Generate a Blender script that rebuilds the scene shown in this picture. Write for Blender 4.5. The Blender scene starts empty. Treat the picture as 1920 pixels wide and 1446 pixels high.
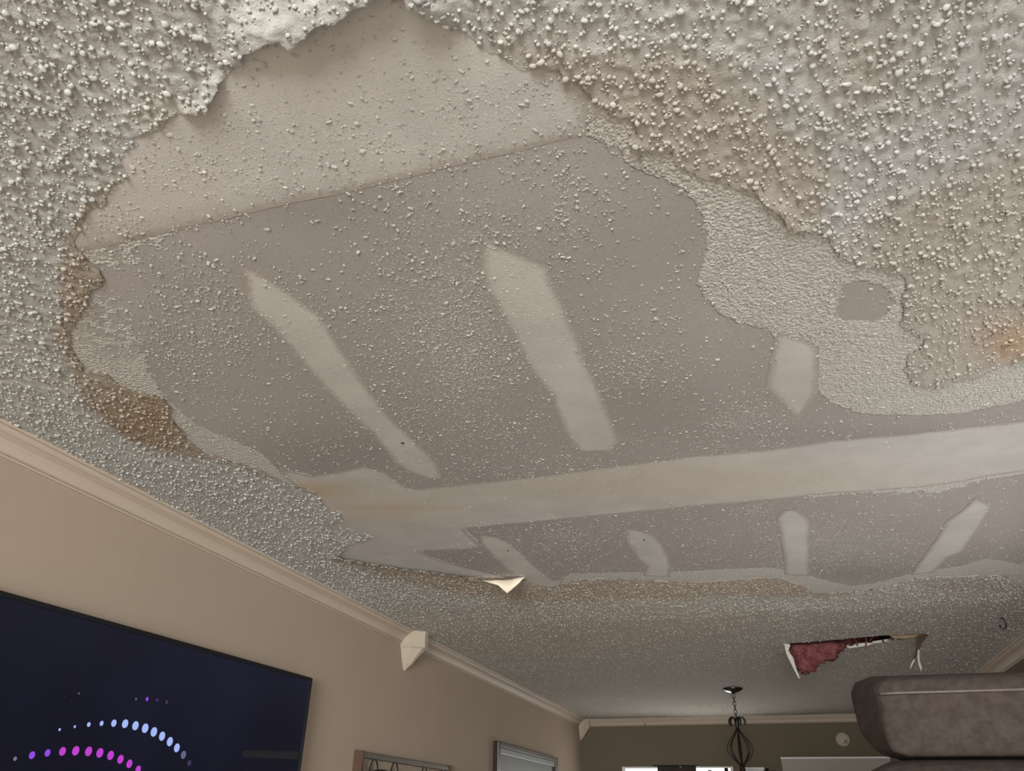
import bpy, bmesh, math, random
import numpy as np
from mathutils import Vector, Matrix

random.seed(7)
RNG = np.random.default_rng(11)
scene = bpy.context.scene
COL = scene.collection

# ------------------------------------------------------------------ camera
F = 1418.0                      # focal length in pixels of the 1920 wide frame
CZ, HC = 1.30, 0.90             # camera height, ceiling above the camera
CEIL = CZ + HC
XW, XR, YF, YB = -1.90, 1.40, 8.30, -4.20        # room: walls left and right, far and back
_d = Vector((520, 822, F)).normalized()
_l = Vector((-5025, 732, F)); _l = (_l - _l.dot(_d) * _d).normalized()
_r = -_l
_u = -(_d.cross(_r)); _u.normalize()
cam_data = bpy.data.cameras.new('camera')
cam_data.sensor_width = 36.0
cam_data.lens = 36.0 * F / 1920.0
cam_data.clip_start = 0.02
cam = bpy.data.objects.new('camera', cam_data)
COL.objects.link(cam)
cx = Vector((_r.x, _d.x, _u.x)); cy = -Vector((_r.y, _d.y, _u.y)); cz = -Vector((_r.z, _d.z, _u.z))
M = Matrix((cx, cy, cz)).transposed().to_4x4()
M.translation = Vector((0, 0, CZ))
cam.matrix_world = M
scene.camera = cam

# ------------------------------------------------------------------ world, lights, exposure
scene.view_settings.view_transform = 'Standard'
scene.view_settings.look = 'None'
scene.view_settings.gamma = 1.0
scene.view_settings.use_curve_mapping = False
scene.view_settings.exposure = 0.86
world = bpy.data.worlds.new('world'); scene.world = world
world.use_nodes = True
bg = world.node_tree.nodes['Background']
bg.inputs['Color'].default_value = (0.97, 0.98, 1.0, 1)
bg.inputs['Strength'].default_value = 1.6


def area(name, loc, direction, sx, sy, power, color):
    d = bpy.data.lights.new(name, 'AREA')
    d.shape = 'RECTANGLE'; d.size = sx; d.size_y = sy; d.energy = power; d.color = color
    o = bpy.data.objects.new(name, d); COL.objects.link(o)
    o.location = loc
    o.rotation_euler = Vector(direction).to_track_quat('-Z', 'Y').to_euler()
    return o


area('daylight_back_window', (0.42, YB - 0.08, 1.25), (0, 1, 0.0), 1.9, 1.35, 258, (0.945, 0.985, 1.0))
area('added_side_fill', (XR + 0.10, 2.2, 0.95), (-1, 0, 0.0), 1.9, 1.2, 6.0, (1.0, 0.97, 0.93))  # added unseen fill from the right, brightens the middle of the ceiling
area('daylight_far_window', (-0.42, 8.34, 1.28), (0, -1, 0.0), 1.0, 0.9, 14, (1.0, 0.96, 0.90))

# ------------------------------------------------------------------ projection helpers
R3, D3, U3 = np.array(_r), np.array(_d), np.array(_u)


def comp(px, py):
    v = np.array((px - 960.0, py - 723.0, F))
    return v @ R3, v @ D3, v @ U3


def at_ceil(px, py, drop=0.0):
    r, d, u = comp(px, py); t = (HC - drop) / u
    return np.array((r * t, d * t))


def at_x(px, py, x):
    r, d, u = comp(px, py); t = x / r
    return Vector((x, d * t, CZ + u * t))


def at_y(px, py, y):
    r, d, u = comp(px, py); t = y / d
    return Vector((r * t, y, CZ + u * t))


def cpoly(pts):
    return np.array([at_ceil(*p) for p in pts])


# ------------------------------------------------------------------ numpy noise and distance
_T = np.random.default_rng(3).random((256, 256))


def vnoise(x, y, s, k=0):
    x = x / s + 37.3 * k; y = y / s + 91.7 * k
    xi = np.floor(x).astype(int); yi = np.floor(y).astype(int)
    fx = x - xi; fy = y - yi
    fx = fx * fx * (3 - 2 * fx); fy = fy * fy * (3 - 2 * fy)
    a = _T[xi & 255, yi & 255]; b = _T[(xi + 1) & 255, yi & 255]
    c = _T[xi & 255, (yi + 1) & 255]; d = _T[(xi + 1) & 255, (yi + 1) & 255]
    return (a * (1 - fx) + b * fx) * (1 - fy) + (c * (1 - fx) + d * fx) * fy


def fbm(x, y, s, k=0, n=3):
    v = 0; a = 1.0; t = 0
    for i in range(n):
        v = v + a * (vnoise(x, y, s / 2 ** i, k + i) - 0.5); t += a; a *= 0.55
    return v / t * 2          # about -1 .. 1


def sdf(x, y, poly):
    """distance to the outline, positive inside"""
    x = np.asarray(x); y = np.asarray(y); shp = x.shape
    x = x.ravel(); y = y.ravel()
    d2 = np.full(x.shape, 1e9); ins = np.zeros(x.shape, bool)
    n = len(poly)
    for i in range(n):
        ax, ay = poly[i]; bx, by = poly[(i + 1) % n]
        ex, ey = bx - ax, by - ay
        wx, wy = x - ax, y - ay
        t = np.clip((wx * ex + wy * ey) / (ex * ex + ey * ey + 1e-12), 0, 1)
        qx = wx - ex * t; qy = wy - ey * t
        np.minimum(d2, qx * qx + qy * qy, out=d2)
        c = (ay > y) != (by > y)
        if ey != 0:
            ins ^= c & (wx < ex * wy / ey)
    d = np.sqrt(d2)
    return np.where(ins, d, -d).reshape(shp)


def sstep(v, a, b):
    t = np.clip((v - a) / (b - a), 0, 1)
    return t * t * (3 - 2 * t)


def blob(x, y, px, py, rx, ry):
    c = at_ceil(px, py); e1 = at_ceil(px + rx, py) - c; e2 = at_ceil(px, py + ry) - c
    det = e1[0] * e2[1] - e1[1] * e2[0]
    qx = x - c[0]; qy = y - c[1]
    a = (qx * e2[1] - qy * e2[0]) / det; b = (e1[0] * qy - e1[1] * qx) / det
    return np.exp(-(a * a + b * b))


# ------------------------------------------------------------------ object helpers
def setp(o, label=None, cat=None, group=None, kind=None):
    if label: o['label'] = label
    if cat: o['category'] = cat
    if group: o['group'] = group
    if kind: o['kind'] = kind
    return o


def empty(name, loc, label, cat, group=None):
    o = bpy.data.objects.new(name, None); COL.objects.link(o)
    o.location = loc; o.empty_display_size = 0.05
    bpy.context.view_layer.update()
    return setp(o, label, cat, group)


def link(name, me, mat=None, parent=None, smooth=False):
    o = bpy.data.objects.new(name, me); COL.objects.link(o)
    for m in (mat if isinstance(mat, (list, tuple)) else [mat]):
        if m: me.materials.append(m)
    if smooth:
        me.polygons.foreach_set('use_smooth', np.ones(len(me.polygons), bool))
    if parent:
        o.parent = parent
        o.matrix_parent_inverse = Matrix.Translation(-parent.location)
    return o


def bobj(name, bm, mat, parent=None, smooth=False):
    me = bpy.data.meshes.new(name)
    bmesh.ops.recalc_face_normals(bm, faces=bm.faces)
    bm.to_mesh(me); bm.free()
    return link(name, me, mat, parent, smooth)


def box(bm, lo, hi, bev=0.0, mi=0):
    lo, hi = Vector(lo), Vector(hi)
    r = bmesh.ops.create_cube(bm, size=1.0)
    vs = r['verts']
    for v in vs:
        v.co = Vector([lo[i] + (v.co[i] + 0.5) * (hi[i] - lo[i]) for i in range(3)])
    fs = set(f for v in vs for f in v.link_faces)
    for f in fs: f.material_index = mi
    if bev:
        es = list(set(e for v in vs for e in v.link_edges))
        bmesh.ops.bevel(bm, geom=es, offset=bev, segments=2, affect='EDGES', profile=0.6)


def tube(bm, pts, rad, seg=8, closed=False, cap=True):
    pts = [Vector(p) for p in pts]; n = len(pts)
    rads = rad if isinstance(rad, (list, tuple)) else [rad] * n
    rings = []; up = None
    for i, p in enumerate(pts):
        a = pts[(i - 1) % n] if (closed or i > 0) else p
        b = pts[(i + 1) % n] if (closed or i < n - 1) else p
        t = (b - a).normalized()
        if up is None:
            up = Vector((0, 0, 1)) if abs(t.z) < 0.9 else Vector((1, 0, 0))
        s = t.cross(up).normalized(); up = s.cross(t).normalized()
        rings.append([bm.verts.new(p + (s * math.cos(2 * math.pi * k / seg) + up * math.sin(2 * math.pi * k / seg)) * rads[i]) for k in range(seg)])
    m = n if closed else n - 1
    for i in range(m):
        A, B = rings[i], rings[(i + 1) % n]
        for k in range(seg):
            bm.faces.new((A[k], A[(k + 1) % seg], B[(k + 1) % seg], B[k]))
    if cap and not closed:
        bm.faces.new(rings[0][::-1]); bm.faces.new(rings[-1])


def lathe(bm, prof, c, seg=24):
    rings = []
    for r, z in prof:
        rings.append([bm.verts.new((c[0] + r * math.cos(2 * math.pi * k / seg), c[1] + r * math.sin(2 * math.pi * k / seg), c[2] + z)) for k in range(seg)])
    for A, B in zip(rings, rings[1:]):
        for k in range(seg):
            bm.faces.new((A[k], A[(k + 1) % seg], B[(k + 1) % seg], B[k]))
    bm.faces.new(rings[0][::-1]); bm.faces.new(rings[-1])


def prism(bm, pts, thick_vec):
    """polygon given by 3D points, extruded along a vector"""
    a = [bm.verts.new(p) for p in pts]
    b = [bm.verts.new(Vector(p) + Vector(thick_vec)) for p in pts]
    bm.faces.new(a); bm.faces.new(b[::-1])
    n = len(pts)
    for i in range(n):
        bm.faces.new((a[i], b[i], b[(i + 1) % n], a[(i + 1) % n]))


# ------------------------------------------------------------------ materials
class NT:
    def __init__(self, name):
        self.m = bpy.data.materials.new(name); self.m.use_nodes = True
        self.t = self.m.node_tree
        self.b = self.t.nodes['Principled BSDF']
        self.co = None

    def n(self, typ, **kw):
        nd = self.t.nodes.new(typ)
        for k, v in kw.items():
            setattr(nd, k, v)
        return nd

    def put(self, sock, v):
        if isinstance(v, bpy.types.NodeSocket):
            self.t.links.new(v, sock)
        elif isinstance(v, (tuple, list)) and len(v) == 3 and sock.type == 'RGBA':
            sock.default_value = (*v, 1)
        else:
            sock.default_value = v

    def pos(self, scale=(1, 1, 1)):
        if self.co is None:
            self.co = self.n('ShaderNodeTexCoord').outputs['Object']
        if scale == (1, 1, 1): return self.co
        mp = self.n('ShaderNodeMapping'); mp.inputs['Scale'].default_value = scale
        self.put(mp.inputs['Vector'], self.co)
        return mp.outputs['Vector']

    def noise(self, scale, detail=2.0, rough=0.5, dist=0.0, stretch=(1, 1, 1)):
        nd = self.n('ShaderNodeTexNoise')
        self.put(nd.inputs['Vector'], self.pos(stretch))
        nd.inputs['Scale'].default_value = scale; nd.inputs['Detail'].default_value = detail
        nd.inputs['Roughness'].default_value = rough; nd.inputs['Distortion'].default_value = dist
        return nd.outputs['Fac']

    def voro(self, scale, feature='F1'):
        nd = self.n('ShaderNodeTexVoronoi', feature=feature)
        self.put(nd.inputs['Vector'], self.pos()); nd.inputs['Scale'].default_value = scale
        return nd.outputs['Distance']

    def math(self, op, a, b=0.0, c=0.0):
        nd = self.n('ShaderNodeMath', operation=op)
        self.put(nd.inputs[0], a); self.put(nd.inputs[1], b)
        if len(nd.inputs) > 2: self.put(nd.inputs[2], c)
        return nd.outputs[0]

    def step(self, v, a, b, lo=0.0, hi=1.0):
        nd = self.n('ShaderNodeMapRange', interpolation_type='SMOOTHSTEP')
        self.put(nd.inputs['Value'], v)
        self.put(nd.inputs['From Min'], a); self.put(nd.inputs['From Max'], b)
        self.put(nd.inputs['To Min'], lo); self.put(nd.inputs['To Max'], hi)
        return nd.outputs['Result']

    def mix(self, f, a, b, blend='MIX'):
        nd = self.n('ShaderNodeMix', data_type='RGBA', blend_type=blend)
        self.put(nd.inputs[0], f); self.put(nd.inputs[6], a); self.put(nd.inputs[7], b)
        return nd.outputs[2]

    def attr(self, name, typ='GEOMETRY', out='Fac'):
        nd = self.n('ShaderNodeAttribute', attribute_name=name, attribute_type=typ)
        return nd.outputs[out]

    def bump(self, h, dist, strength=1.0):
        nd = self.n('ShaderNodeBump'); nd.inputs['Distance'].default_value = dist
        nd.inputs['Strength'].default_value = strength
        self.put(nd.inputs['Height'], h)
        self.put(self.b.inputs['Normal'], nd.outputs['Normal'])

    def out(self, color, rough=0.9, metal=0.0, spec=0.2):
        self.put(self.b.inputs['Base Color'], color)
        self.put(self.b.inputs['Roughness'], rough)
        self.put(self.b.inputs['Metallic'], metal)
        self.put(self.b.inputs['Specular IOR Level'], spec)
        return self.m


def simple(name, color, rough=0.6, metal=0.0, spec=0.4, var=0.12, scale=14.0, bump=0.0, bscale=200.0):
    t = NT(name)
    f = t.noise(scale, 3)
    c = t.mix(f, tuple(x * (1 - var) for x in color), tuple(min(1, x * (1 + var)) for x in color))
    if bump: t.bump(t.noise(bscale, 2), bump)
    return t.out(c, rough, metal, spec)


MUD = (0.53, 0.50, 0.465)
PAPER = (0.362, 0.330, 0.300)


def mat_popcorn(instanced):
    t = NT('popcorn_bead_plaster' if instanced else 'popcorn_base_plaster')
    c = t.attr('tint', 'INSTANCER' if instanced else 'GEOMETRY', 'Color')
    f = t.noise(60, 3, 0.6)
    c = t.mix(t.step(f, 0.3, 0.7), t.mix(0.10, c, (0.2, 0.16, 0.12)), t.mix(0.12, c, (0.8, 0.78, 0.72)))
    if not instanced:
        h = t.math('ADD', t.noise(260, 3, 0.65), t.math('MULTIPLY', t.noise(900, 2), 0.4))
        t.bump(h, 0.0016, 0.8)
    else:
        t.bump(t.noise(500, 2), 0.0008, 0.6)
    return t.out(c, 0.95, 0, 0.15)


def mat_base():
    t = NT('drywall_face_paper')
    skim = t.attr('skim'); rag = t.attr('rag'); fl = t.attr('fleck')
    tint = t.attr('tint', out='Color')
    # paper: fine fibre plus scraped specks
    fine = t.noise(420, 3, 0.7)
    paper = t.mix(t.step(fine, 0.3, 0.75), t.mix(0.18, tint, (0.22, 0.18, 0.15)), t.mix(0.22, tint, (0.56, 0.53, 0.49)))
    sp = t.noise(150, 3, 0.62)
    th = t.math('MULTIPLY_ADD', fl, -0.15, 0.66)
    speck = t.step(sp, th, t.math('ADD', th, 0.06))
    paper = t.mix(t.math('MULTIPLY', speck, 0.75), paper, (0.60, 0.565, 0.51))
    dk = t.step(t.noise(95, 2, 0.5), 0.70, 0.74)
    paper = t.mix(t.math('MULTIPLY', dk, t.math('MULTIPLY', fl, 0.35)), paper, (0.25, 0.215, 0.185))
    # rough skim left where only the beads came off
    nz = t.math('SUBTRACT', t.noise(48, 4, 0.6), 0.5)
    s = t.math('MULTIPLY_ADD', nz, rag, skim)
    gap = t.step(t.noise(62, 3, 0.55, 0.3, (0.8, 1.2, 1)), 0.50, 0.53)
    msk = t.math('MULTIPLY', t.step(s, -0.002, 0.004), t.math('SUBTRACT', 1.0, t.math('MULTIPLY', gap, t.attr('patchy'))))
    sk = t.mix(t.step(t.noise(170, 3, 0.6), 0.33, 0.66), (0.47, 0.435, 0.39), (0.60, 0.57, 0.525))
    hole = t.step(t.noise(60, 2), 0.70, 0.73)
    sk = t.mix(t.math('MULTIPLY', hole, 0.6), sk, (0.36, 0.33, 0.30))
    col = t.mix(msk, paper, sk)
    gr = t.math('SUBTRACT', 1.0, t.voro(150))
    hs = t.math('MULTIPLY', msk, t.math('ADD', t.math('MULTIPLY', gr, 0.7), t.math('MULTIPLY', t.noise(150, 3, 0.6), 0.6)))
    hp = t.math('ADD', t.math('MULTIPLY', speck, 0.5), t.math('MULTIPLY', fine, 0.16))
    t.bump(t.math('ADD', t.math('MULTIPLY', hs, 1.6), hp), 0.0024, 1.0)
    return t.out(col, 0.95, 0, 0.12)


def mat_mud(name, color, warm=0.0):
    t = NT(name)
    e = t.attr('edge')
    f = t.noise(7, 3, 0.55)
    c = t.mix(t.step(f, 0.3, 0.7), tuple(x * 0.93 for x in color), tuple(x * 1.06 for x in color))
    if warm:
        c = t.mix(t.math('MULTIPLY', t.attr('warm'), 1.0), c, (0.50, 0.40, 0.27))
    sp = t.noise(130, 3, 0.6)
    spm = t.step(sp, t.math('MULTIPLY_ADD', t.attr('coarse'), -0.14, 0.68), t.math('MULTIPLY_ADD', t.attr('coarse'), -0.14, 0.72))
    c = t.mix(t.math('MULTIPLY', spm, 0.6), c, (0.66, 0.63, 0.59))
    nz = t.math('SUBTRACT', t.noise(90, 3, 0.65), 0.5)
    msk = t.step(t.math('MULTIPLY_ADD', nz, 0.022, e), 0.001, 0.022)
    paper = t.mix(t.noise(420, 2), (0.33, 0.295, 0.26), (0.43, 0.385, 0.345))
    c = t.mix(msk, paper, c)
    t.bump(t.math('ADD', t.math('MULTIPLY', spm, 0.5), t.math('MULTIPLY', t.noise(300, 3, 0.6), 0.5)), 0.0016, 1.0)
    return t.out(c, 0.92, 0, 0.15)


MAT = {}
MAT['sheet'] = mat_popcorn(False)
MAT['bead'] = mat_popcorn(True)
MAT['base'] = mat_base()
MAT['mud'] = mat_mud('joint_compound', MUD, 1.0)
MAT['patch'] = mat_mud('screw_compound', (0.53, 0.50, 0.455))
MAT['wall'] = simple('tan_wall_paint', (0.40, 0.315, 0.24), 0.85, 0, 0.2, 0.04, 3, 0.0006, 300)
MAT['wall_far'] = simple('shaded_tan_wall_paint', (0.145, 0.117, 0.080), 0.85, 0, 0.2, 0.05, 3, 0.0006, 300)  # wall tan with the shade of the backlit far end put into the colour
MAT['crown'] = simple('cream_trim_paint', (0.50, 0.41, 0.325), 0.55, 0, 0.3, 0.05, 5, 0.0003, 150)
MAT['block'] = simple('pale_trim_paint', (0.47, 0.40, 0.30), 0.5, 0, 0.3, 0.06, 20)
MAT['floor'] = simple('floor_carpet', (0.46, 0.41, 0.35), 0.95, 0, 0.1, 0.2, 30, 0.002, 400)
MAT['gyp'] = simple('broken_gypsum', (0.52, 0.49, 0.44), 0.95, 0, 0.1, 0.15, 60, 0.003, 120)
MAT['brownpaper'] = simple('drywall_back_paper', (0.23, 0.16, 0.10), 0.9, 0, 0.1, 0.2, 30)
MAT['darkpaper'] = simple('dark_back_paper', (0.060, 0.040, 0.028), 0.9, 0, 0.1, 0.2, 30)
MAT['strip'] = simple('torn_paper_strip', (0.42, 0.37, 0.31), 0.9, 0, 0.1, 0.15, 40)
MAT['cream'] = simple('peeled_paint_underside', (0.86, 0.74, 0.58), 0.85, 0, 0.2, 0.06, 25)
MAT['wood'] = simple('dark_rafter_wood', (0.10, 0.07, 0.05), 0.9, 0, 0.1, 0.3, 20)
MAT['black'] = simple('black_plastic', (0.008, 0.008, 0.010), 0.35, 0, 0.4, 0.1)
MAT['iron'] = simple('dark_bronze_iron', (0.030, 0.024, 0.020), 0.45, 0.6, 0.5, 0.2)
MAT['nickel'] = simple('brushed_canopy_metal', (0.10, 0.10, 0.10), 0.22, 1.0, 0.5, 0.1)
MAT['white'] = simple('white_paint', (0.72, 0.71, 0.68), 0.5, 0, 0.4, 0.04)


# ------------------------------------------------------------------ sheets cut out of a grid by a distance field
def sheet(name, xs, ys, field, zfun, attrs, mat, parent=None, skirt=0.0, smooth=True, skirt_mat=0):
    X, Y = np.meshgrid(xs, ys)
    S = field(X, Y)
    ny, nx = X.shape
    keep_f = (np.maximum.reduce([S[:-1, :-1], S[1:, :-1], S[:-1, 1:], S[1:, 1:]]) > 0)
    gy, gx = np.gradient(S, ys, xs)
    g2 = np.maximum(gx * gx + gy * gy, 0.15)
    out = S <= 0
    cell = max(float(np.max(np.diff(xs))), float(np.max(np.diff(ys))))
    k = np.clip(S / g2, -1.6 * cell, 1.6 * cell)
    X2 = np.where(out, X - k * gx, X); Y2 = np.where(out, Y - k * gy, Y)
    idx = np.arange(ny * nx).reshape(ny, nx)
    q = np.stack([idx[:-1, :-1], idx[1:, :-1], idx[1:, 1:], idx[:-1, 1:]], -1)[keep_f]
    used, inv = np.unique(q, return_inverse=True)
    q = inv.reshape(-1, 4)
    x = X2.ravel()[used]; y = Y2.ravel()[used]; s = np.where(out, 0, S).ravel()[used]
    isb = out.ravel()[used]
    # folded or collapsed cells along the outline are dropped
    c = [np.stack([x[q[:, i]], y[q[:, i]]], -1) for i in range(4)]

    def turn(a, b, d):
        return (b[:, 0] - a[:, 0]) * (d[:, 1] - a[:, 1]) - (b[:, 1] - a[:, 1]) * (d[:, 0] - a[:, 0])
    t1 = turn(c[0], c[1], c[2]); t2 = turn(c[0], c[2], c[3]); t3 = turn(c[0], c[1], c[3]); t4 = turn(c[1], c[2], c[3])
    lim = 1e-9
    q = q[(t1 <= lim) & (t2 <= lim) & (t3 <= lim) & (t4 <= lim)]
    z = zfun(x, y, s)
    verts = np.stack([x, y, z], -1)
    nq = len(q)
    if skirt:
        e = np.concatenate([q[:, [0, 1]], q[:, [1, 2]], q[:, [2, 3]], q[:, [3, 0]]])
        es = np.sort(e, 1)
        key = es[:, 0].astype(np.int64) * len(x) + es[:, 1]
        _, first, cnt = np.unique(key, return_index=True, return_counts=True)
        be = e[first[cnt == 1]]
        be = be[isb[be[:, 0]] & isb[be[:, 1]]]
        bv, binv = np.unique(be, return_inverse=True)
        binv = binv.reshape(-1, 2)
        sv = verts[bv].copy(); sv[:, 2] += skirt
        n0 = len(verts)
        n1 = n0 + len(bv)
        verts = np.concatenate([verts, verts[bv], sv])
        q = np.concatenate([q, np.stack([n0 + binv[:, 1], n0 + binv[:, 0], n1 + binv[:, 0], n1 + binv[:, 1]], -1)])
        x = np.concatenate([x, x[bv], x[bv]]); y = np.concatenate([y, y[bv], y[bv]])
        s = np.concatenate([s, s[bv], s[bv]])
    me = bpy.data.meshes.new(name)
    me.vertices.add(len(verts)); me.vertices.foreach_set('co', verts.astype(np.float32).ravel())
    me.loops.add(q.size); me.loops.foreach_set('vertex_index', q.astype(np.int32).ravel())
    me.polygons.add(len(q)); me.polygons.foreach_set('loop_start', np.arange(0, q.size, 4, dtype=np.int32))
    if skirt and skirt_mat:
        mi = np.zeros(len(q), np.int32); mi[nq:] = skirt_mat
        me.polygons.foreach_set('material_index', mi)
    me.update(calc_edges=True)
    for an, fn in attrs.items():
        v = np.asarray(fn(x, y, s), dtype=np.float32)
        if v.ndim == 2:
            a = me.attributes.new(an, 'FLOAT_VECTOR', 'POINT'); a.data.foreach_set('vector', v.ravel())
        else:
            a = me.attributes.new(an, 'FLOAT', 'POINT'); a.data.foreach_set('value', v.ravel())
    return link(name, me, mat, parent, smooth)


# ------------------------------------------------------------------ outlines on the ceiling (traced, in metres)
FD = 0.018
HOLE_PX = [
    (745, -60), (715, -20), (690, 5), (665, 14), (640, 32), (625, 42), (608, 46), (590, 52), (572, 68), (556, 78),
    (541, 94), (533, 88), (522, 78), (500, 81), (480, 92), (453, 104), (452, 118), (420, 145), (408, 156),
    (402, 170), (398, 185), (392, 197), (386, 212), (374, 208), (366, 216), (350, 215), (320, 220), (303, 238), (280, 248), (252, 258), (262, 270),
    (236, 284), (226, 300), (236, 318), (242, 330), (232, 340), (214, 346), (202, 360), (203, 383), (165, 398),
    (150, 430), (138, 452), (146, 466), (166, 488), (186, 505), (197, 526), (190, 532), (172, 542), (165, 565), (152, 590), (135, 612),
    (130, 636), (140, 662), (152, 680), (157, 697), (200, 697), (216, 714), (240, 728), (262, 735), (305, 746), (322, 764), (316, 780),
    (336, 800), (352, 824), (386, 851), (400, 853), (450, 868), (490, 882), (540, 907), (590, 922), (602, 936), (618, 955),
    (640, 962), (640, 976), (618, 984), (650, 990), (700, 1007), (680, 1014), (650, 1024), (642, 1036), (630, 1047), (690, 1057), (750, 1066), (820, 1075),
    (880, 1082), (950, 1085), (985, 1086), (1000, 1095), (1030, 1101), (1060, 1093), (1090, 1086), (1160, 1085), (1240, 1088),
    (1290, 1091), (1340, 1090), (1390, 1086), (1430, 1083), (1465, 1085), (1495, 1095), (1515, 1107), (1545, 1113), (1590, 1110),
    (1640, 1103), (1680, 1095), (1720, 1083), (1760, 1082), (1850, 1079), (1893, 1080), (1893, 1095), (1935, 1102), (2090, 1112),
    (2090, 640), (1960, 660), (1920, 675), (1885, 684), (1850, 696), (1828, 708), (1760, 726), (1708, 726), (1700, 700), (1702, 665), (1738, 642), (1714, 624),
    (1686, 608), (1692, 586), (1690, 560), (1702, 530), (1690, 515), (1665, 510), (1640, 502), (1605, 493), (1576, 482), (1560, 460),
    (1545, 440), (1520, 431), (1495, 434), (1478, 432), (1470, 415), (1462, 400), (1440, 388), (1428, 372), (1410, 360), (1370, 348), (1345, 336),
    (1310, 333), (1300, 320), (1265, 308), (1262, 280), (1225, 285), (1182, 280), (1180, 268), (1191, 245), (1188, 235), (1175, 220),
    (1145, 212), (1116, 196), (1110, 180), (1095, 170), (1080, 155), (1058, 148), (1045, 130), (1000, 131), (975, 127),
    (945, 112), (920, 100), (900, 85), (875, 60), (855, 54), (835, 50), (805, 38), (790, 30), (770, 20), (758, 6)]
TEAR = cpoly([(1466, 1206), (1520, 1203), (1600, 1196), (1680, 1189), (1746, 1187), (1722, 1194), (1690, 1199), (1650, 1205), (1590, 1214), (1545, 1222), (1500, 1224), (1484, 1222)])
def polyline_d(x, y, pts):
    P = cpoly(pts); d = np.full(np.shape(x), 9.0)
    for a, b in zip(P, P[1:]):
        e = b - a; t = np.clip(((x - a[0]) * e[0] + (y - a[1]) * e[1]) / (e @ e), 0, 1)
        d = np.minimum(d, np.hypot(x - a[0] - e[0] * t, y - a[1] - e[1] * t))
    return d


FLAPS = [  # edge line, drop, width of the bend, reach along
    ([(745, -40), (690, 5), (640, 32), (590, 52), (541, 80)], FD, 0.085, 0.030),
    ([(402, 172), (390, 195), (378, 206)], 0.008, 0.026, 0.010),
    ([(632, 1047), (690, 1057), (750, 1066), (860, 1080)], 0.010, 0.05, 0.08),
    ([(1440, 395), (1478, 432)], 0.004, 0.03, 0.04)]


def drop(x, y, s):
    z = 0.0015 * sstep(fbm(x, y, 0.12, 2, 2), -0.1, 0.8) * sstep(-s, -0.03, 0.0)
    for ln, dz, w, reach in FLAPS:
        d = polyline_d(x, y, ln)
        z = np.maximum(z, dz * sstep(d, w + reach, 0.02) * sstep(s, w, 0.0) ** 1.3)
    return z



def cpoly_sag(pts):
    """outline whose points lie on the sagging edge of the coating"""
    out = []
    for p in pts:
        dz = 0.0
        for _ in range(6):
            q = at_ceil(p[0], p[1], dz)
            dz = float(drop(np.array([q[0]]), np.array([q[1]]), np.zeros(1))[0])
        out.append(q)
    return np.array(out)


HOLE = cpoly_sag(HOLE_PX)
LINE1 = [(150, 475), (330, 432), (520, 388), (700, 348), (900, 300), (1098, 252)]



def axis(lo, hi, fine_lo, fine_hi, step, coarse):
    a = [lo]
    while a[-1] < hi - 1e-6:
        p = a[-1]
        a.append(min(hi, p + step(p) if fine_lo - 1e-9 <= p < fine_hi else p + coarse))
    return np.array(a)


def edge_rough(x, y):
    return 0.0048 * fbm(x, y, 0.028, 5, 3) + 0.0030 * fbm(x, y, 0.010, 9, 2)


def f_popcorn(x, y):
    s = -sdf(x, y, HOLE) + edge_rough(x, y) * np.clip(y / 1.0, 0.7, 2.0)
    return np.minimum(s, -sdf(x, y, TEAR) + 0.004 * fbm(x, y, 0.03, 3))


def z_popcorn(x, y, s):
    lump = np.maximum(0, fbm(x, y, 0.013, 33, 2) + 0.1) * 0.0036 + np.maximum(0, fbm(x, y, 0.045, 35, 2)) * 0.0012
    return CEIL - 0.0020 - drop(x, y, s) - lump * np.clip(s / 0.004, 0.3, 1)


WHITE_POP = np.array((0.43, 0.42, 0.395))
STAIN = np.array((0.27, 0.185, 0.105))
TAN = np.array((0.40, 0.335, 0.265))
S_BROWN = cpoly([(250, 318), (200, 335), (160, 380), (128, 430), (118, 500), (108, 560), (104, 640), (128, 690), (168, 762), (230, 812), (310, 846), (395, 858), (470, 885), (600, 930), (600, 700), (330, 500)])
S_LOW = cpoly([(640, 1050), (700, 1075), (840, 1110), (1000, 1132), (1200, 1122), (1380, 1118), (1500, 1118), (1560, 1118), (1600, 1112), (1600, 1060), (640, 1030)])
S_TAN = cpoly([(930, 60), (1100, 75), (1290, 100), (1430, 180), (1500, 260), (1560, 330), (1540, 420), (1480, 450), (1300, 400), (1000, 200)])
S_TAN2 = cpoly([(1560, 440), (1640, 400), (1760, 330), (1960, 250), (1990, 700), (1700, 740), (1600, 520)])


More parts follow.
